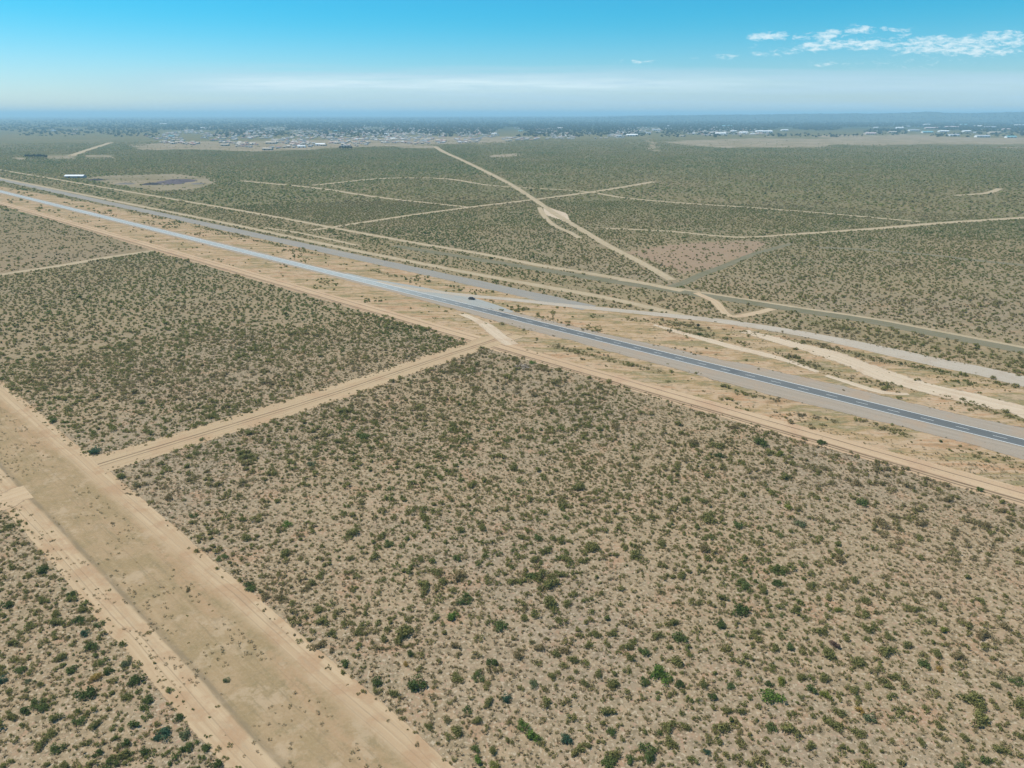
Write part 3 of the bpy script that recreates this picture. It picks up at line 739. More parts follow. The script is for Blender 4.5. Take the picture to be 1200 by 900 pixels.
def wedge(r0, r1, cell, half=44, jit=.9):
    """jittered grid of points inside the wedge the camera can see (and a margin)"""
    h = R(half); x1 = r1 * math.sin(h); gx = np.arange(-x1, x1, cell); gy = np.arange(r0 * math.cos(h) * .8, r1, cell)
    X, Y = np.meshgrid(gx, gy); xy = np.c_[X.ravel(), Y.ravel()] + (rng.random((X.size, 2)) - .5) * cell * jit
    r = np.hypot(xy[:, 0], xy[:, 1]); a = np.abs(np.arctan2(xy[:, 0], xy[:, 1] + 25))
    return xy[(r >= r0) & (r < r1) & (a < h)]


def density(xy):
    p, dep = proj(xy)
    rg = 1 - np.abs(2 * fnoise(xy + 900, 95, 15, 3) - 1)       # washes: thicker growth along winding lines
    d = .70 + .7 * (fnoise(xy, 30, 11) - .5) + .35 * (fnoise(xy, 140, 12) - .5) + .3 * (vnoise(xy, 8, 14) - .5) + .3 * np.clip((rg - .88) / .12, 0, 1)
    cor = inpoly(p, CORRIDOR); ver = inpoly(p, VERGE); sv = inpoly(p, SCRUBV)
    d = np.where(cor, .90 * d, d); d = np.where(ver, np.clip((fnoise(xy, 22, 13) - .56) * 3.2, .02, .7), d); d = np.where(sv, .75 * d, d)
    wd = weeds(xy); d = np.where(cor, np.maximum(d, wd * 1.2), d)
    d = np.where(inpoly(p, RED), d * .28, d); d = np.where(inpoly(p, LEFTFIELD), d * .30, d)
    for q in PADS: d = np.where(inpoly(p, q), d * .06, d)
    # the far plots are more thickly grown than the nearest one
    d = d * np.interp(np.hypot(xy[:, 0], xy[:, 1]), [120, 260, 420, 1200], [.86, .94, 1.12, 1.35])
    low = (p[:, 1] > 560) & (p[:, 0] < (p[:, 1] - 592) * .86 + 20); d = np.where(low, d * 1.45, d)
    left = (p[:, 0] < 560) & (p[:, 1] < 540) & ~cor; d = np.where(left, d * 1.5, d)
    return d


def tint_of(xy, lo=.0):
    t = .40 + .40 * (fnoise(xy, 330, 25) - .5) + .55 * (fnoise(xy, 60, 21) - .5) + .30 * (rng.random(len(xy)) - .5) + .35 * (fnoise(xy, 9, 22) - .5)
    r = np.hypot(xy[:, 0], xy[:, 1]); t = t + np.interp(r, [150, 500, 1200], [.03, .07, .12]) + lo
    p, _ = proj(xy); t = t + .05 * ((p[:, 0] < 560) & (p[:, 1] < 540)); t = t + .17 * ((p[:, 1] > 560) & (p[:, 0] < (p[:, 1] - 592) * .86 + 20))
    return np.clip(t, 0, 1)


HERO = []          # filled below: hand placed bushes, (x, y, radius, colour)
BUSH = [  # px, py, width px, colour   (read off the photograph)
    (12, 706, 17, 'dark green'), (260, 652, 14, 'mid green'), (293, 688, 16, 'mid green'), (52, 666, 20, 'dark green'), (85, 694, 15, 'dark green'),
    (93, 725, 18, 'dark green'), (98, 742, 14, 'blue green'), (117, 730, 13, 'mid green'), (108, 756, 19, 'dark green'), (128, 786, 15, 'dark green'),
    (147, 776, 14, 'grey green'), (101, 810, 27, 'dark green'), (113, 794, 17, 'ochre'), (159, 794, 23, 'dark green'), (23, 783, 17, 'mid green'),
    (29, 832, 19, 'dark green'), (12, 841, 15, 'olive'), (175, 818, 16, 'mid green'), (189, 857, 25, 'blue green'), (216, 859, 18, 'grey green'),
    (209, 840, 14, 'dark green'), (93, 844, 19, 'mid green'), (67, 841, 17, 'olive'), (50, 870, 20, 'olive'), (114, 881, 16, 'dark green'),
    (131, 893, 17, 'mid green'), (146, 870, 16, 'dark green'), (157, 847, 17, 'mid green'), (79, 894, 16, 'olive'), (169, 879, 15, 'dark green'),
    (3, 797, 14, 'blue green'), (33, 797, 10, 'grey green'), (85, 783, 16, 'mid green'), (265, 797, 11, 'grey green'), (219, 691, 8, 'brown'), (254, 894, 17, 'dark green'),
    (532, 722, 20, 'bright green'), (545, 700, 22, 'mid green'), (481, 765, 11, 'dark green'), (489, 801, 30, 'dark green'), (462, 809, 16, 'olive'),
    (442, 797, 18, 'dark green'), (405, 776, 14, 'mid green'), (477, 777, 10, 'ochre'), (503, 850, 11, 'olive'), (366, 680, 14, 'olive'),
    (410, 652, 13, 'olive'), (537, 791, 20, 'olive'), (521, 679, 15, 'olive'), (387, 761, 11, 'brown'), (585, 732, 21, 'mid green'),
    (577, 773, 18, 'dark green'), (561, 791, 19, 'mid green'), (625, 801, 14, 'grey green'), (595, 818, 16, 'blue green'), (548, 831, 12, 'mid green'),
    (613, 849, 17, 'bright green'), (621, 863, 24, 'bright green'), (663, 865, 18, 'blue green'), (716, 857, 16, 'mid green'), (558, 876, 14, 'mid green'),
    (560, 889, 15, 'bright green'), (578, 897, 16, 'yellow green'), (767, 782, 26, 'bright green'), (755, 797, 15, 'mid green'), (779, 793, 19, 'bright green'),
    (795, 771, 22, 'olive'), (797, 801, 15, 'dark green'), (797, 746, 23, 'mid green'), (846, 730, 19, 'dark green'), (713, 834, 20, 'olive'),
    (787, 867, 20, 'olive'), (835, 814, 15, 'dark green'), (659, 673, 17, 'olive'), (712, 893, 24, 'mid green'), (688, 874, 13, 'olive'), (829, 880, 12, 'blue green'),
    (867, 713, 25, 'dark green'), (910, 681, 17, 'dark green'), (983, 714, 12, 'yellow green'), (904, 814, 28, 'bright green'), (912, 796, 16, 'yellow green'),
    (901, 800, 12, 'dark green'), (855, 803, 13, 'mid green'), (951, 806, 16, 'mid green'), (968, 814, 17, 'yellow green'), (1040, 762, 25, 'olive'),
    (1066, 755, 17, 'olive'), (1101, 765, 18, 'olive'), (1083, 777, 19, 'mid green'), (1107, 739, 14, 'yellow green'), (977, 754, 15, 'purple brown'),
    (1145, 838, 30, 'olive'), (1019, 841, 20, 'grey green'), (1174, 879, 20, 'olive'), (1156, 890, 17, 'mid green'), (1123, 896, 17, 'grey green'),
    (1194, 859, 15, 'olive'), (1007, 832, 13, 'ochre'), (1103, 783, 12, 'ochre'), (1191, 796, 18, 'mid green'),
    (112, 527, 17, 'blue green'), (63, 492, 13, 'mid green'), (227, 603, 11, 'mid green'), (337, 613, 13, 'bright green'), (364, 543, 15, 'grey green'),
    (292, 684, 13, 'dark green'), (892, 517, 22, 'dark green'), (912, 529, 15, 'yellow green'), (843, 532, 15, 'dark green'), (1010, 588, 19, 'mid green'),
    (926, 593, 13, 'yellow green'), (938, 613, 16, 'grey green'), (910, 682, 12, 'dark green'), (1147, 573, 11, 'mid green'), (963, 517, 14, 'dark green'),
    (624, 424, 9, 'bright green'), (1103, 517, 6, 'dark green'), (988, 457, 4, 'brown'), (594, 345, 3, 'dark green'), (820, 391, 9, 'dark green'), (1150, 573, 8, 'olive')]
for px, py, w, c in BUSH:
    g = at(px, py + w * .18); dep = g[1] * cP + CAM_H * sP
    HERO.append((g[0], g[1], w * dep / FPX / 2 * 1.06, c, px, py))
HXY = np.array([h[:2] for h in HERO]); HR = np.array([h[2] for h in HERO])


def off_heroes(xy, r):
    ok = np.ones(len(xy), bool)
    for (x, y), R0 in zip(HXY, HR): ok &= np.hypot(xy[:, 0] - x, xy[:, 1] - y) > R0 * .8 + r * .6
    return ok


# near and middle scrub
near = wedge(62, 420, 2.5); near = near[rng.random(len(near)) < density(near) * .78]; near = near[clear_ragged(near)]
nr_ = np.exp(rng.normal(-.12, .32, len(near))) * 1.08
nr_ *= np.where(rng.random(len(near)) < .07, 1.5, 1) * (.72 + .56 * fnoise(near, 17, 16))
k = off_heroes(near, nr_); near, nr_ = near[k], nr_[k]
near_t = tint_of(near)
small = wedge(62, 400, 1.25); small = small[rng.random(len(small)) < density(small) * .72]; small = small[clear_ragged(small, -.2, 2.2, .5)]
small_r = np.exp(rng.normal(-.98, .33, len(small))); small_t = np.clip(tint_of(small) - .15, 0, 1)
tuft = wedge(62, 270, 1.5); tuft = tuft[rng.random(len(tuft)) < .85 * (fnoise(tuft, 20, 31) + .25)]; tuft = tuft[road_clear(tuft, .2)]
mid = wedge(420, 1000, 3.0, 42); mid = mid[rng.random(len(mid)) < density(mid) * .80]; mid = mid[road_clear(mid, .9)]
mid_r = np.exp(rng.normal(.08, .28, len(mid)))
far = wedge(1000, 3600, 7.0, 40); far = far[rng.random(len(far)) < density(far) * .8 * np.interp(np.hypot(far[:, 0], far[:, 1]), [1000, 1900, 3600], [1, 1, .12])]; far = far[road_clear(far, 1.8)]
far_r = np.exp(rng.normal(.80, .30, len(far)))
# sparse dark tussocks on the middle of the fire break
kd = (KR[1] - KR[0]) / np.linalg.norm(KR[1] - KR[0]); n_ = 520
tt = rng.uniform(0, np.linalg.norm(KR[1] - KR[0]), n_); ss = np.where(rng.random(n_) < .55, rng.normal(.30, .05, n_), rng.uniform(.24, .8, n_))
wid = abs((KL[0] - KR[0]) @ np.array([-kd[1], kd[0]])); nk = np.array([-kd[1], kd[0]]); sgn = np.sign((KR[0] - KL[0]) @ nk)
brk = KR[0] + kd * tt[:, None] - nk * sgn * ((1 - ss) * wid)[:, None]
brk = brk[(np.abs((brk - at(115, 545)) @ kd) > 12)]
brk_r = np.exp(rng.normal(-1.25, .38, len(brk)))

n_ = 4500; bt = KR[0] + kd * rng.uniform(0, np.linalg.norm(KR[1] - KR[0]), n_)[:, None] - nk * sgn * ((1 - rng.uniform(.23, .80, n_)) * wid)[:, None]
bt = bt[(np.abs((bt - at(115, 545)) @ kd) > 9) & (fnoise(bt, 9, 77) > .45)]

# ------------------------------------------------------------------ labels that say where a bush stands
MARKS = [((112, 527), 'the blue green crossing bush'), ((101, 806), 'the big bush with the ochre tuft'), ((189, 857), 'the large blue green bush by the fire break'),
         ((260, 652), 'the round bush on the fire break edge'), ((489, 801), 'the dark bush cluster near the fire break'), ((532, 722), 'the vivid green bush in the central plot'),
         ((577, 773), 'the round dark bush low in the central plot'), ((619, 858), 'the vivid green pair at the bottom edge'), ((767, 785), 'the broad vivid green thicket'),
         ((867, 713), 'the lone large dark green bush'), ((904, 812), 'the long vivid green bush'), ((1040, 762), 'the broad olive bush on the right'),
         ((1145, 838), 'the largest olive bush at lower right'), ((892, 517), 'the green thicket beside the rutted track'), ((716, 857), 'the round bush at bottom centre'),
         ((1010, 588), 'the green bush near the right roadside'), ((797, 746), 'the wide green bush above the thicket'), ((12, 706), 'the dark bush on the left frame edge'),
         ((462, 700), 'the middle of the fire break side')]
ORD = ['first', 'second', 'third', 'fourth', 'fifth', 'sixth', 'seventh', 'eighth', 'ninth', 'tenth', 'eleventh', 'twelfth', 'thirteenth', 'fourteenth', 'fifteenth']
MARKS = MARKS[:-1]


def place_labels(items):
    """items: (px, py, description) -> label that names the closest landmark, the side and the rank"""
    mk = np.array([m[0] for m in MARKS], float); buckets = {}; out = [None] * len(items)
    for i, (px, py, d) in enumerate(items):
        v = np.array([px, py]) - mk; dd = np.hypot(v[:, 0], v[:, 1]); j = int(dd.argmin())
        if dd[j] < 3: out[i] = (d, j); continue
        side = ('right of' if v[j, 0] > 0 else 'left of') if abs(v[j, 0]) > abs(v[j, 1]) else ('in front of' if v[j, 1] > 0 else 'behind')
        buckets.setdefault((d, j, side), []).append((dd[j], i))
    for (d, j, side), L in buckets.items():
        L.sort()
        for q, (_, i) in enumerate(L):
            out[i] = ('%s %s %s' % (d, side, MARKS[j][1])) if len(L) == 1 else ('%s %s %s %s' % (ORD[min(q, 14)], d, side, MARKS[j][1]))
    for i, o in enumerate(out):
        if isinstance(o, tuple): out[i] = '%s, %s' % (o[0], MARKS[o[1]][1][4:])
    return out


# individuals: the hand placed bushes and the ordinary shrubs that show largest
p, dep = proj(near); size = nr_ / dep * FPX
vis = (p[:, 0] > 6) & (p[:, 0] < 1194) & (p[:, 1] > 470) & (p[:, 1] < 893)
order = np.argsort(-np.where(vis, size, 0)); n_ind = 300 - len(HERO) - 8; ind = order[:n_ind]
keep = np.ones(len(near), bool); keep[ind] = False
rows = []   # x, y, r, colour, px, py
for x, y, r_, c, px, py in HERO: rows.append((x, y, r_, c, px, py))
for i in ind:
    t = near_t[i]; c = 'brown' if t < .34 else ('olive' if t < .66 else 'mid green')
    rows.append((near[i, 0], near[i, 1], nr_[i], c, p[i, 0], p[i, 1]))


MARKS = [(a, b.replace('beside the rutted track', 'by the rutted track')) for a, b in MARKS]


def size_word(w): return 'small' if w < 12 else ('medium' if w < 18 else 'large')


items = []
for x, y, r_, c, px, py in rows:
    d_ = y * cP + CAM_H * sP; items.append((px, py, '%s %s shrub' % (size_word(2 * r_ / d_ * FPX), c)))
labels = place_labels(items)
HERO_MESH = {}
for c in FIX:
    HERO_MESH[c] = [bush_mesh('shrub_' + c.replace(' ', '_'), 500 + 7 * i + len(c), 480, 5 + 2 * i, [M_fix[c], M_stem], .10, flat=.72, spread=.70) for i in range(3)]
for k, ((x, y, r_, c, px, py), lab) in enumerate(zip(rows, labels)):
    o = bpy.data.objects.new('shrub', HERO_MESH[c][k % 3]); C.objects.link(o)
    q = 1 if r_ < 1.6 else .82
    o.location = (x, y, 0); o.rotation_euler = (0, 0, rng.uniform(0, 6.28)); o.scale = (r_, r_ * rng.uniform(.85, 1.1), r_ * q * rng.uniform(.85, 1.1))
    o['label'] = lab; o['category'] = 'shrub'; o['group'] = 'desert shrubs of the near plots'

allp = np.vstack([near[keep], small, brk]); alls = np.r_[nr_[keep], small_r, brk_r]; allt = np.r_[near_t[keep], small_t, np.clip(tint_of(brk) - .1, 0, 1)]
scatter('desert_scrub', PC_near, allp, 0, alls, allt, 8)
scatter('middle_scrub', PC_mid, mid, 0, mid_r, tint_of(mid), 8)
scatter('far_scrub', PC_far, far, 0, far_r, tint_of(far), 6, zs=np.full(len(far), .75))
scatter('dry_grass', PC_tuft, np.vstack([tuft, bt]), 0, np.r_[rng.uniform(.35, .75, len(tuft)), rng.uniform(.25, .6, len(bt))], np.r_[rng.random(len(tuft)), rng.random(len(bt))], 4)

# ------------------------------------------------------------------ a heap of dumped rubble in the corner of the near plot
def rock(mb, c, s, g, m):
    n0 = len(mb.v); k = 6
    for lev, (zz, rr) in enumerate(((-.5, .8), (.1, 1.0), (.55, .6))):
        for j in range(k):
            a = 6.283 * j / k + g.uniform(-.25, .25); q = rr * g.uniform(.75, 1.2)
            mb.v.append((c[0] + s * q * math.cos(a), c[1] + s * q * math.sin(a) * .8, c[2] + s * zz * g.uniform(.8, 1.2)))
    for lev in range(2):
        for j in range(k):
            mb.f.append([n0 + lev * k + j, n0 + lev * k + (j + 1) % k, n0 + (lev + 1) * k + (j + 1) % k, n0 + (lev + 1) * k + j]); mb.m.append(m)
    mb.f.append([n0 + 2 * k + j for j in range(k)]); mb.m.append(m)


def plain(name, col, rough=1.0, spec=0.0):
    t = MT(name, rough, spec); n = t.noise(t.pos(), .6, 4, .6)
    t.base(t.mix(t.math('MULTIPLY', n, .5), col, tuple(x * .7 for x in col))); return t.m


M_conc, M_dark, M_lite = plain('grey_rubble', (.30, .235, .165)), plain('dark_rubble', (.12, .09, .06)), plain('white_rubble', (.55, .46, .35))
g = np.random.default_rng(5); mb = MB(); c0 = at(612, 430)
for i in range(230):
    a, r = g.uniform(0, 6.28), abs(g.normal(0, .55)); x, y = 3.6 * r * math.cos(a), 4.6 * r * math.sin(a)
    h = .55 * max(0, 1 - r) * g.uniform(.2, 1.2)
    rock(mb, (x, y, h + .05), g.uniform(.12, .48), g, int(g.choice([0, 0, 0, 1, 2])))
link('rubble_heap', mb.mesh('rubble_heap', [M_conc, M_dark, M_lite]), loc=(c0[0], c0[1], .1), label='grey heap of dumped rubble in the plot corner under the rutted track', category='rubble heap')

# ------------------------------------------------------------------ the dark car on the side road
M_paint = MT('black_car_paint', .28, .5).base((.022, .022, .026)).m
M_glass = MT('car_glass', .08, .6).base((.03, .035, .04)).m
M_tyre = MT('tyre_rubber', .85).base((.02, .02, .02)).m
M_rim = MT('wheel_metal', .35, .6).base((.45, .45, .46)).m
M_lamp = MT('headlight_glass', .1, .6).base((.75, .76, .78)).m
M_red = MT('tail_light_red', .2, .5).base((.35, .02, .02)).m


def loft(sections, name, mats):
    mb = MB(); k = len(sections[0])
    for s_ in sections: mb.v += [tuple(p) for p in s_]
    for i in range(len(sections) - 1):
        for j in range(k): mb.f.append([i * k + j, i * k + (j + 1) % k, (i + 1) * k + (j + 1) % k, (i + 1) * k + j]); mb.m.append(0)
    mb.f.append(list(range(k))[::-1]); mb.m.append(0); mb.f.append([(len(sections) - 1) * k + j for j in range(k)]); mb.m.append(0)
    return mb.mesh(name, mats)


def build_car():
    c = at(552.8, 351.0); d = SIDE[4] - SIDE[3]; rz = math.atan2(d[1], d[0])
    t = empty('parked_car', (c[0], c[1], .06), rz, 'dark car on the pale gravel where the side road leaves the highway', 'car')
    def ring(x, w, z0, z1, r=.12): return [(x, -w, z0 + r), (x, -w + r, z0), (x, w - r, z0), (x, w, z0 + r), (x, w, z1 - r), (x, w - r, z1), (x, -w + r, z1), (x, -w, z1 - r)]
    link('body', loft([ring(-2.2, .78, .42, .86), ring(-2.1, .86, .30, .98), ring(-1.2, .89, .26, 1.02), ring(.6, .89, .26, 1.0), ring(1.5, .88, .26, .94), ring(2.05, .82, .32, .82), ring(2.2, .74, .42, .70)], 'car_body', [M_paint]), t)
    link('roof', loft([ring(-1.75, .62, 1.0, 1.28, .06), ring(-1.35, .62, 1.0, 1.50, .06), ring(-.3, .62, 1.0, 1.55, .06), ring(.35, .62, 1.0, 1.48, .06), ring(1.15, .60, .93, 1.06, .04)], 'car_roof', [M_paint]), t)
    for nm, pts in (('windscreen', [(1.10, -.60, 1.05), (1.10, .60, 1.05), (.40, .56, 1.47), (.40, -.56, 1.47)]), ('rear_window', [(-1.79, .56, 1.06), (-1.79, -.56, 1.06), (-1.40, -.54, 1.46), (-1.40, .54, 1.46)])):
        mb = MB(); mb.poly([(x + (.02 if x > 0 else -.02), y, z + .02) for x, y, z in pts]); link(nm, mb.mesh(nm, [M_glass]), t)
    for s_ in (-1, 1):
        mb = MB(); mb.poly([(-1.5, s_ * .645, 1.06), (.75, s_ * .645, 1.06), (.30, s_ * .63, 1.42), (-1.3, s_ * .63, 1.44)]); link('side_window', mb.mesh('side_window', [M_glass]), t)
        mb = MB(); mb.box((2.08, s_ * .62 - .14, .62), (2.22, s_ * .62 + .14, .74)); link('headlight', mb.mesh('headlight', [M_lamp]), t)
        mb = MB(); mb.box((-2.24, s_ * .64 - .12, .70), (-2.1, s_ * .64 + .12, .86)); link('tail_light', mb.mesh('tail_light', [M_red]), t)
        mb = MB(); mb.box((.72, s_ * .95 - .09, .98), (.86, s_ * .95 + .09, 1.10)); link('wing_mirror', mb.mesh('wing_mirror', [M_paint]), t)
        for x in (-1.35, 1.35):
            w = bpy.data.objects.new('wheel', None); C.objects.link(w); w.parent = t; w.location = (x, s_ * .80, .32)
            mb = MB(); mb.tube([(0, -.11, 0), (0, -.09, 0), (0, .09, 0), (0, .11, 0)], [.28, .32, .32, .28], 16); link('tyre', mb.mesh('tyre', [M_tyre]), w)
            mb = MB(); mb.tube([(0, -.125, 0), (0, .125, 0)], [.19, .19], 12); link('rim', mb.mesh('rim', [M_rim]), w)


build_car()

# ------------------------------------------------------------------ far buildings
M_white, M_cream, M_steel, M_terra, M_teal, M_pinkr = plain('white_sheet_metal', (.80, .80, .78)), plain('cream_render', (.52, .45, .36)), plain('grey_sheet_metal', (.42, .44, .46)), plain('terracotta_roof', (.42, .24, .18)), plain('teal_sheet_metal', (.20, .42, .44)), plain('pink_sheet_metal', (.62, .50, .48))
M_shade = plain('dark_opening', (.05, .05, .05))


def gable(L, W, h, rise, over=.5):
    """walls and roof of a long shed, ridge along x"""
    w = MB(); x, y = L / 2, W / 2
    w.poly([(-x, -y, 0), (x, -y, 0), (x, -y, h), (-x, -y, h)]); w.poly([(x, y, 0), (-x, y, 0), (-x, y, h), (x, y, h)])
    w.poly([(x, -y, 0), (x, y, 0), (x, y, h), (x, 0, h + rise), (x, -y, h)]); w.poly([(-x, y, 0), (-x, -y, 0), (-x, -y, h), (-x, 0, h + rise), (-x, y, h)])
    n = max(1, int(L / 12))
    for i in range(n):
        cx = -x + L * (i + .5) / n; w.poly([(cx - 2.2, -y - .02, 0), (cx + 2.2, -y - .02, 0), (cx + 2.2, -y - .02, h * .7), (cx - 2.2, -y - .02, h * .7)], 1)
    r = MB(); x += over; k = rise / y; ye = y + over; ze = h - k * over
    for s_ in (-1, 1):
        r.poly([(-x, s_ * ye, ze), (x, s_ * ye, ze), (x, 0, h + rise), (-x, 0, h + rise)][::s_ * -1])
        r.poly([(-x, s_ * ye, ze - .25), (x, s_ * ye, ze - .25), (x, 0, h + rise - .25), (-x, 0, h + rise - .25)][::s_])
        r.poly([(-x, s_ * ye, ze - .25), (x, s_ * ye, ze - .25), (x, s_ * ye, ze), (-x, s_ * ye, ze)][::-s_])
    return w, r


def shed(px, py, wpx, roofm, wallm, name, label, cat, group=None, depth=None, hgt=None, rz=0.0):
    c = at(px, py); d = c[1] * cP + CAM_H * sP; L = max(12, wpx * d / FPX); W = depth or max(10, min(30, L * .55)); h = hgt or min(9, 4 + L * .04)
    t = empty(name, (c[0], c[1] + W / 2, 0), rz, label, cat, group)
    w, r = gable(L, W, h, W * .16)
    link('wall', w.mesh('shed_wall', [wallm, M_shade]), t); link('roof', r.mesh('shed_roof', [roofm]), t)


shed(86.5, 208.6, 22, M_white, M_steel, 'farm_shed', 'long white-roofed shed standing alone beside the gravel pit near the highway', 'shed', depth=12, hgt=3.6)
BIG = {'the middle of the far town': [(661, 160.4, 6, 'white'), (579, 157.5, 6, 'white'), (657, 151, 7, 'white'), (394, 154.5, 7, 'teal'), (444, 161, 4, 'cream'), (460, 163.2, 6, 'white'), (453, 157.4, 5, 'white'), (483, 151.4, 6, 'white'), (417, 164.3, 4, 'white'), (503, 153.5, 6, 'steel'), (497, 164.5, 6, 'cream'), (540, 152, 5, 'steel'), (610, 154, 5, 'teal'), (632, 156, 5, 'steel'), (690, 157, 5, 'steel')],
       'the western edge of the far town': [(280, 168, 3, 'white'), (317, 168.6, 12, 'cream'), (313, 176, 11, 'cream'), (353, 173, 9, 'white'), (375, 170.6, 11, 'white'), (263, 171, 9, 'cream'), (238, 150.5, 6, 'white'), (191, 145.5, 7, 'white'), (200, 160.4, 6, 'teal'), (295, 154.5, 6, 'steel'), (86, 157.3, 5, 'cream'), (62, 153.7, 5, 'steel'), (88, 152.6, 6, 'cream'), (345, 168, 7, 'pink')],
       'the warehouse row right of the far town': [(725, 160.4, 7, 'steel'), (741, 159.6, 13, 'white'), (812, 157, 6, 'white'), (845, 157.6, 12, 'white'), (860, 154.4, 7, 'white'), (872, 156.4, 10, 'white'), (882, 157.4, 5, 'white'), (896, 155.4, 19, 'white'), (770, 153, 9, 'steel'), (852, 148.4, 12, 'teal'), (783, 148, 4, 'white'), (920, 153.4, 8, 'white'), (838, 150, 5, 'white'), (800, 160, 6, 'cream'), (760, 156.5, 5, 'steel')],
       'the industrial estate at the far right': [(1055, 150.6, 8, 'white'), (1063, 148.8, 8, 'steel'), (1072, 153.8, 13, 'steel'), (1047, 155.8, 9, 'cream'), (1087, 146.6, 8, 'white'), (1092, 151, 14, 'pink'), (1116, 149.8, 15, 'pink'), (1107, 154.8, 11, 'white'), (1119, 159.6, 12, 'steel'), (1134, 154.6, 9, 'white'), (1153, 161, 15, 'steel'), (1147, 148.6, 10, 'white'), (1161, 149.8, 13, 'steel'), (1167, 156.6, 14, 'cream'), (1195, 147.4, 10, 'white'), (1186, 161.6, 11, 'teal'), (1143, 156, 5, 'white'), (1088, 155.8, 12, 'teal'), (1021, 157.6, 13, 'pink'), (1027, 150, 5, 'white'), (1180, 152.5, 9, 'pink'), (1130, 146.6, 8, 'teal')]}
MATB = {'white': M_white, 'steel': M_steel, 'cream': M_cream, 'teal': M_teal, 'pink': M_pinkr}
WORD = {'white': 'white-roofed', 'steel': 'grey-roofed', 'cream': 'cream-roofed', 'teal': 'teal-roofed', 'pink': 'pinkish-roofed'}
NTH = ['leftmost', 'second', 'third', 'fourth', 'fifth', 'sixth', 'seventh', 'eighth', 'ninth', 'tenth', 'eleventh', 'twelfth']
for dist, L in BIG.items():
    cnt = {}
    for px, py, w, c in sorted(L):
        k = cnt[c] = cnt.get(c, 0) + 1; tot = sum(1 for q in L if q[3] == c)
        lab = ('the one %s warehouse in %s' % (WORD[c], dist)) if tot == 1 else ('leftmost %s warehouse in %s' % (WORD[c], dist) if k == 1 else '%s %s warehouse from the left in %s' % (NTH[k - 1], WORD[c], dist))
        shed(px, py, w, MATB[c], M_cream if c in ('cream', 'pink') else M_white, 'warehouse', lab, 'warehouse', 'large sheds of the far town', rz=float(rng.uniform(-.12, .12)))


def house_mesh(name, wallm, roofm, L, W, h):
    w, r = gable(L, W, h, W * .2); n = len(w.v); w.v += r.v
    for f, m_ in zip(r.f, r.m): w.f.append([i + n for i in f]); w.m.append(2)
    return w.mesh(name, [wallm, M_shade, roofm])


M_offwhite, M_greyroof = plain('dusty_white_roof', (.55, .53, .50)), plain('dusty_grey_roof', (.28, .28, .28))
HM = [('white-roofed', house_mesh('white_house', M_cream, M_offwhite, 13, 9, 3.4)), ('grey-roofed', house_mesh('grey_house', M_offwhite, M_greyroof, 12, 9, 3.2)),
      ('red-roofed', house_mesh('red_house', M_offwhite, M_terra, 14, 10, 3.4)), ('cream', house_mesh('cream_house', M_cream, M_cream, 11, 10, 4.5))]
TOWN = [(170, 160), (250, 148), (340, 147.5), (480, 147.5), (560, 149), (700, 150), (820, 148), (905, 150), (900, 158), (800, 160), (720, 162), (600, 165.5), (520, 168), (420, 171.5), (330, 174), (250, 172), (190, 168)]
pts = np.c_[rng.uniform(150, 910, 13000), rng.triangular(145, 152, 175, 13000)]; pts = pts[inpoly(pts, TOWN)]
pts = pts[vnoise(pts * np.array([1, 4]), 22, 71) > .36]
gp = np.array([at(*q) for q in pts]); gp = gp[road_clear(gp, 6)]
pj, _ = proj(gp); o_ = np.argsort(-pj[:, 1]); sel = np.sort(np.r_[np.arange(0, 230), 230 + rng.permutation(len(gp) - 230)[:2300]]); gp = gp[o_][sel]; pj = pj[o_][sel]
for i in range(230):
    nm, m_ = HM[int(rng.choice([0, 1, 1, 2, 3, 3]))]; x = pj[i, 0]
    o = link('house', m_, loc=(gp[i, 0], gp[i, 1], 0)); o.rotation_euler = (0, 0, float(rng.uniform(-.5, .5))); s_ = float(rng.uniform(.7, 1.15)); o.scale = (s_, s_, s_)
    o['label'] = 'tiny %s house on the %s near fringe of the far town' % (nm, 'western' if x < 330 else ('middle' if x < 520 else 'eastern'))
    o['category'] = 'house'; o['group'] = 'small houses on the near fringe of the far town'
mb = MB()
for i in range(230, len(gp)):
    L, W, h = rng.uniform(8, 18), rng.uniform(7, 11), rng.uniform(2.6, 4.5); a = rng.uniform(-.5, .5); ca, sa = math.cos(a), math.sin(a)
    w, r = gable(L, W, h, W * .2); m_ = int(rng.choice([0, 1, 1, 2, 3, 3])); n = len(mb.v); x0, y0 = gp[i]
    for vv in (w.v, r.v): mb.v += [(x0 + ca * x - sa * y, y0 + sa * x + ca * y, z) for x, y, z in vv]
    for f in w.f[:4]: mb.f.append([n + k for k in f]); mb.m.append(int(i % 3 == 0) * 3)
    n += len(w.v)
    for f in r.f: mb.f.append([n + k for k in f]); mb.m.append(m_)
o = link('distant_town', mb.mesh('distant_town', [M_offwhite, M_greyroof, M_terra, M_cream]), kind='stuff'); o['label'] = 'mass of pale houses of the far town among trees'

# ------------------------------------------------------------------ gravel pit heaps beside the white shed
M_spoil = [plain('dark_spoil', (.06, .057, .057)), plain('mauve_spoil', (.125, .105, .110)), plain('grey_spoil', (.19, .17, .145))]


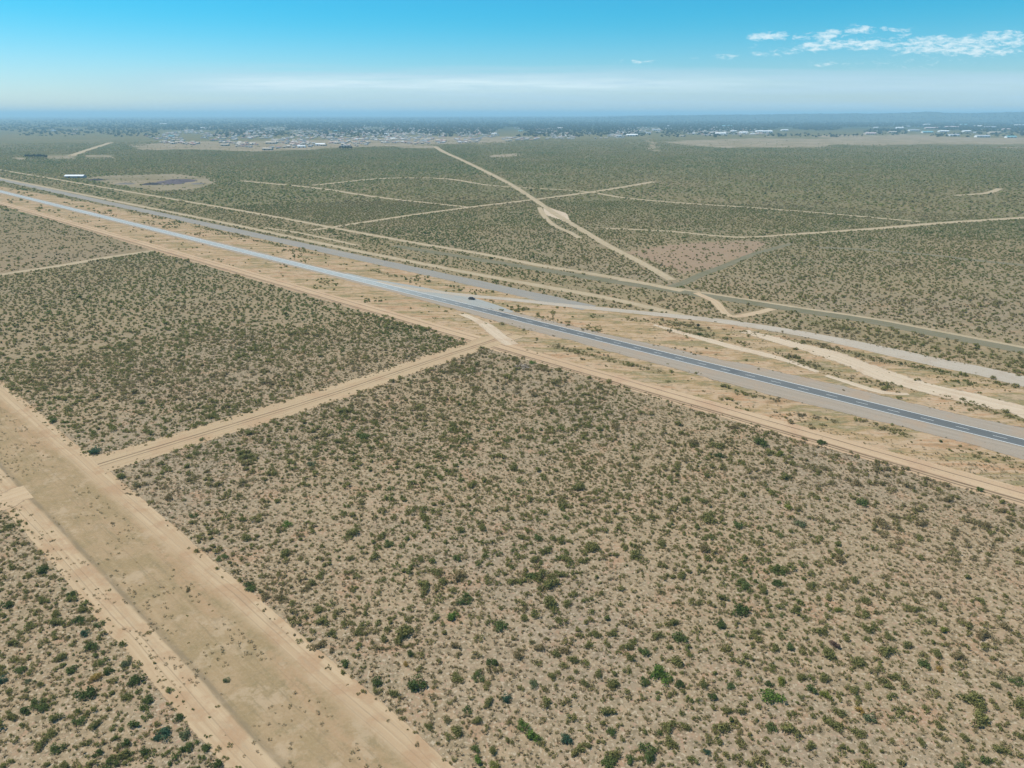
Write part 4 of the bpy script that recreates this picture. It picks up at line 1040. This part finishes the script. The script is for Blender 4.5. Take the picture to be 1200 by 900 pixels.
def mound(px, py, wpx, h, mat, ratio, label):
    c = at(px, py); d = c[1] * cP + CAM_H * sP; rx = wpx * d / FPX / 2; ry = rx * ratio; k, n = 36, 7; V = []; Fq = []
    for i in range(n):
        f = i / (n - 1); zz = h * (1 - (1 - f) ** 1.0) if f < .7 else h * (.7 + .3 * (f - .7) / .3 * .35)
        for j in range(k):
            a = 6.283 * j / k; q = (1 - f * .93) * (1 + .22 * math.sin(3 * a + px) + .12 * math.sin(7 * a + py))
            V.append((rx * q * math.cos(a), ry * q * math.sin(a), max(0, zz * (1 + .25 * math.sin(5 * a + i))) - (.05 if i == 0 else 0)))
    for i in range(n - 1):
        for j in range(k): Fq.append([i * k + j, i * k + (j + 1) % k, (i + 1) * k + (j + 1) % k, (i + 1) * k + j])
    m = meshnp('spoil_heap', V, Fq, [mat], smooth=True)
    link('spoil_heap', m, loc=(c[0], c[1], .06), label=label, category='spoil heap', group='heaps in the gravel pit')


mound(179, 216, 22, 3.0, M_spoil[0], .9, 'darkest low heap in the gravel pit, left of the mauve heap')
mound(206, 213.5, 38, 5.0, M_spoil[1], 1.5, 'broad mauve-grey heap in the middle of the gravel pit')
mound(148, 215.5, 20, 2.2, M_spoil[2], .9, 'pale grey low heap at the left end of the gravel pit')
mound(113, 211, 24, 2.4, M_spoil[0], .5, 'long dark bank between the white shed and the gravel pit')
mound(232, 215.5, 16, 2.0, M_spoil[2], .9, 'pale grey low heap at the right end of the gravel pit')

# ------------------------------------------------------------------ trees far away
M_treefix = leaf_material('far_tree_leaves', None, False, (.036, .062, .040))
PC_tree = proto_coll('far_tree', [bush_mesh('far_tree', 700 + i, 70, 5, [M_treeleaf, M_stem], .26, flat=1.3, stems=2) for i in range(5)])


def tree_parts(seed):
    g = np.random.default_rng(seed); mb = MB()
    mb.tube([(0, 0, -.1), (.1, 0, 1.5), (.05, .1, 4.5), (.2, .1, 8)], [.38, .28, .18, .06], 7)
    for k in range(5):
        a = g.uniform(0, 6.28); z = g.uniform(2, 5); mb.tube([(0, 0, z), (1.2 * math.cos(a), 1.2 * math.sin(a), z + 1.4), (2.2 * math.cos(a), 2.2 * math.sin(a), z + 3)], [.14, .09, .03], 5)
    tr = mb.mesh('tree_trunk', [M_stem]); cr = bush_mesh('tree_crown', seed, 520, 9, [M_treefix, M_stem], .11, flat=1.7, stems=0, spread=.6)
    return tr, cr


TP = [tree_parts(800 + i) for i in range(3)]


def tree(px, py, h, label, group=None):
    c = at(px, py); t = empty('tree', (c[0], c[1], 0), float(rng.uniform(0, 6.28)), label, 'tree', group); tr, cr = TP[int(rng.integers(3))]; s_ = h / 9.5
    a = link('trunk', tr, t); a.scale = (s_, s_, s_); b = link('crown', cr, t, (0, 0, h * .16)); b.scale = (h * .40, h * .40, h * .52)


CLUMPS = [('grove by the far left yard', [(31, 185.3, 13), (34.5, 185.6, 15), (38, 185.2, 12), (41, 185.8, 15), (44.5, 185.4, 14), (48, 185.6, 16), (51.5, 185.3, 13), (54, 185.8, 12)]),
          ('grove before the far town', [(399, 175.4, 15), (402, 175.8, 18), (405, 175.5, 17), (408.5, 175.7, 17), (412, 175.4, 14)]),
          ('tree row on far right pale ground', [(976, 160.4, 18), (980, 160.6, 20), (984, 160.4, 16), (990, 160.5, 20), (994, 160.6, 18), (1000, 160.5, 20), (1004, 160.8, 26), (1010, 160.5, 18)])]
for nm, L in CLUMPS:
    for k, (px, py, h) in enumerate(L):
        tree(px, py, h, ('leftmost dark tree in the %s' % nm) if k == 0 else '%s dark tree from the left in the %s' % (NTH[k], nm), 'trees of the ' + nm)
tree(818, 384.5, 3.2, 'small dark tree standing alone beside the side road', None)

n_ = 52000
tp = np.c_[rng.uniform(-120, 1320, n_), rng.uniform(137.2, 161, n_)]
top = np.interp(tp[:, 0], [0, 200, 500, 700, 1200], [.25, .55, 1, 1, 1])
w_ = np.interp(tp[:, 1], [137.2, 140, 150, 152, 155, 161], [.6, 1, 1, .65, .40, .06]) * top
w_ = np.where((tp[:, 0] > 760) & (tp[:, 1] > 154), w_ * .5, w_)
tp = tp[(rng.random(n_) < w_) & (vnoise(tp * np.array([1, 8]), 40, 55) > .30 - .25 * (tp[:, 1] < 149))]
tg = np.array([at(*q) for q in tp]); tr_ = np.hypot(tg[:, 0], tg[:, 1])
scatter('distant_trees', PC_tree, tg, hill(tg[:, 0], tg[:, 1]) - .3, rng.uniform(4.5, 9.5, len(tg)) * (1 + tr_ / 15000), rng.random(len(tg)), 5, 'belt of dark blue green trees behind and through the far town')

# ------------------------------------------------------------------ the air
mb = MB(); mb.box((-95000, -95000, -1.0), (95000, 95000, 205))
hz = bpy.data.materials.new('air_haze'); hz.use_nodes = True; hn = hz.node_tree.nodes; hl_ = hz.node_tree.links
hn.remove(hn['Principled BSDF']); pv = hn.new('ShaderNodeVolumePrincipled'); hl_.new(pv.outputs[0], hn['Material Output'].inputs['Volume'])
pv.inputs['Color'].default_value = (.50, .81, 1.0, 1); pv.inputs['Density'].default_value = HAZE
link('haze', mb.mesh('haze', [hz]), kind='stuff')
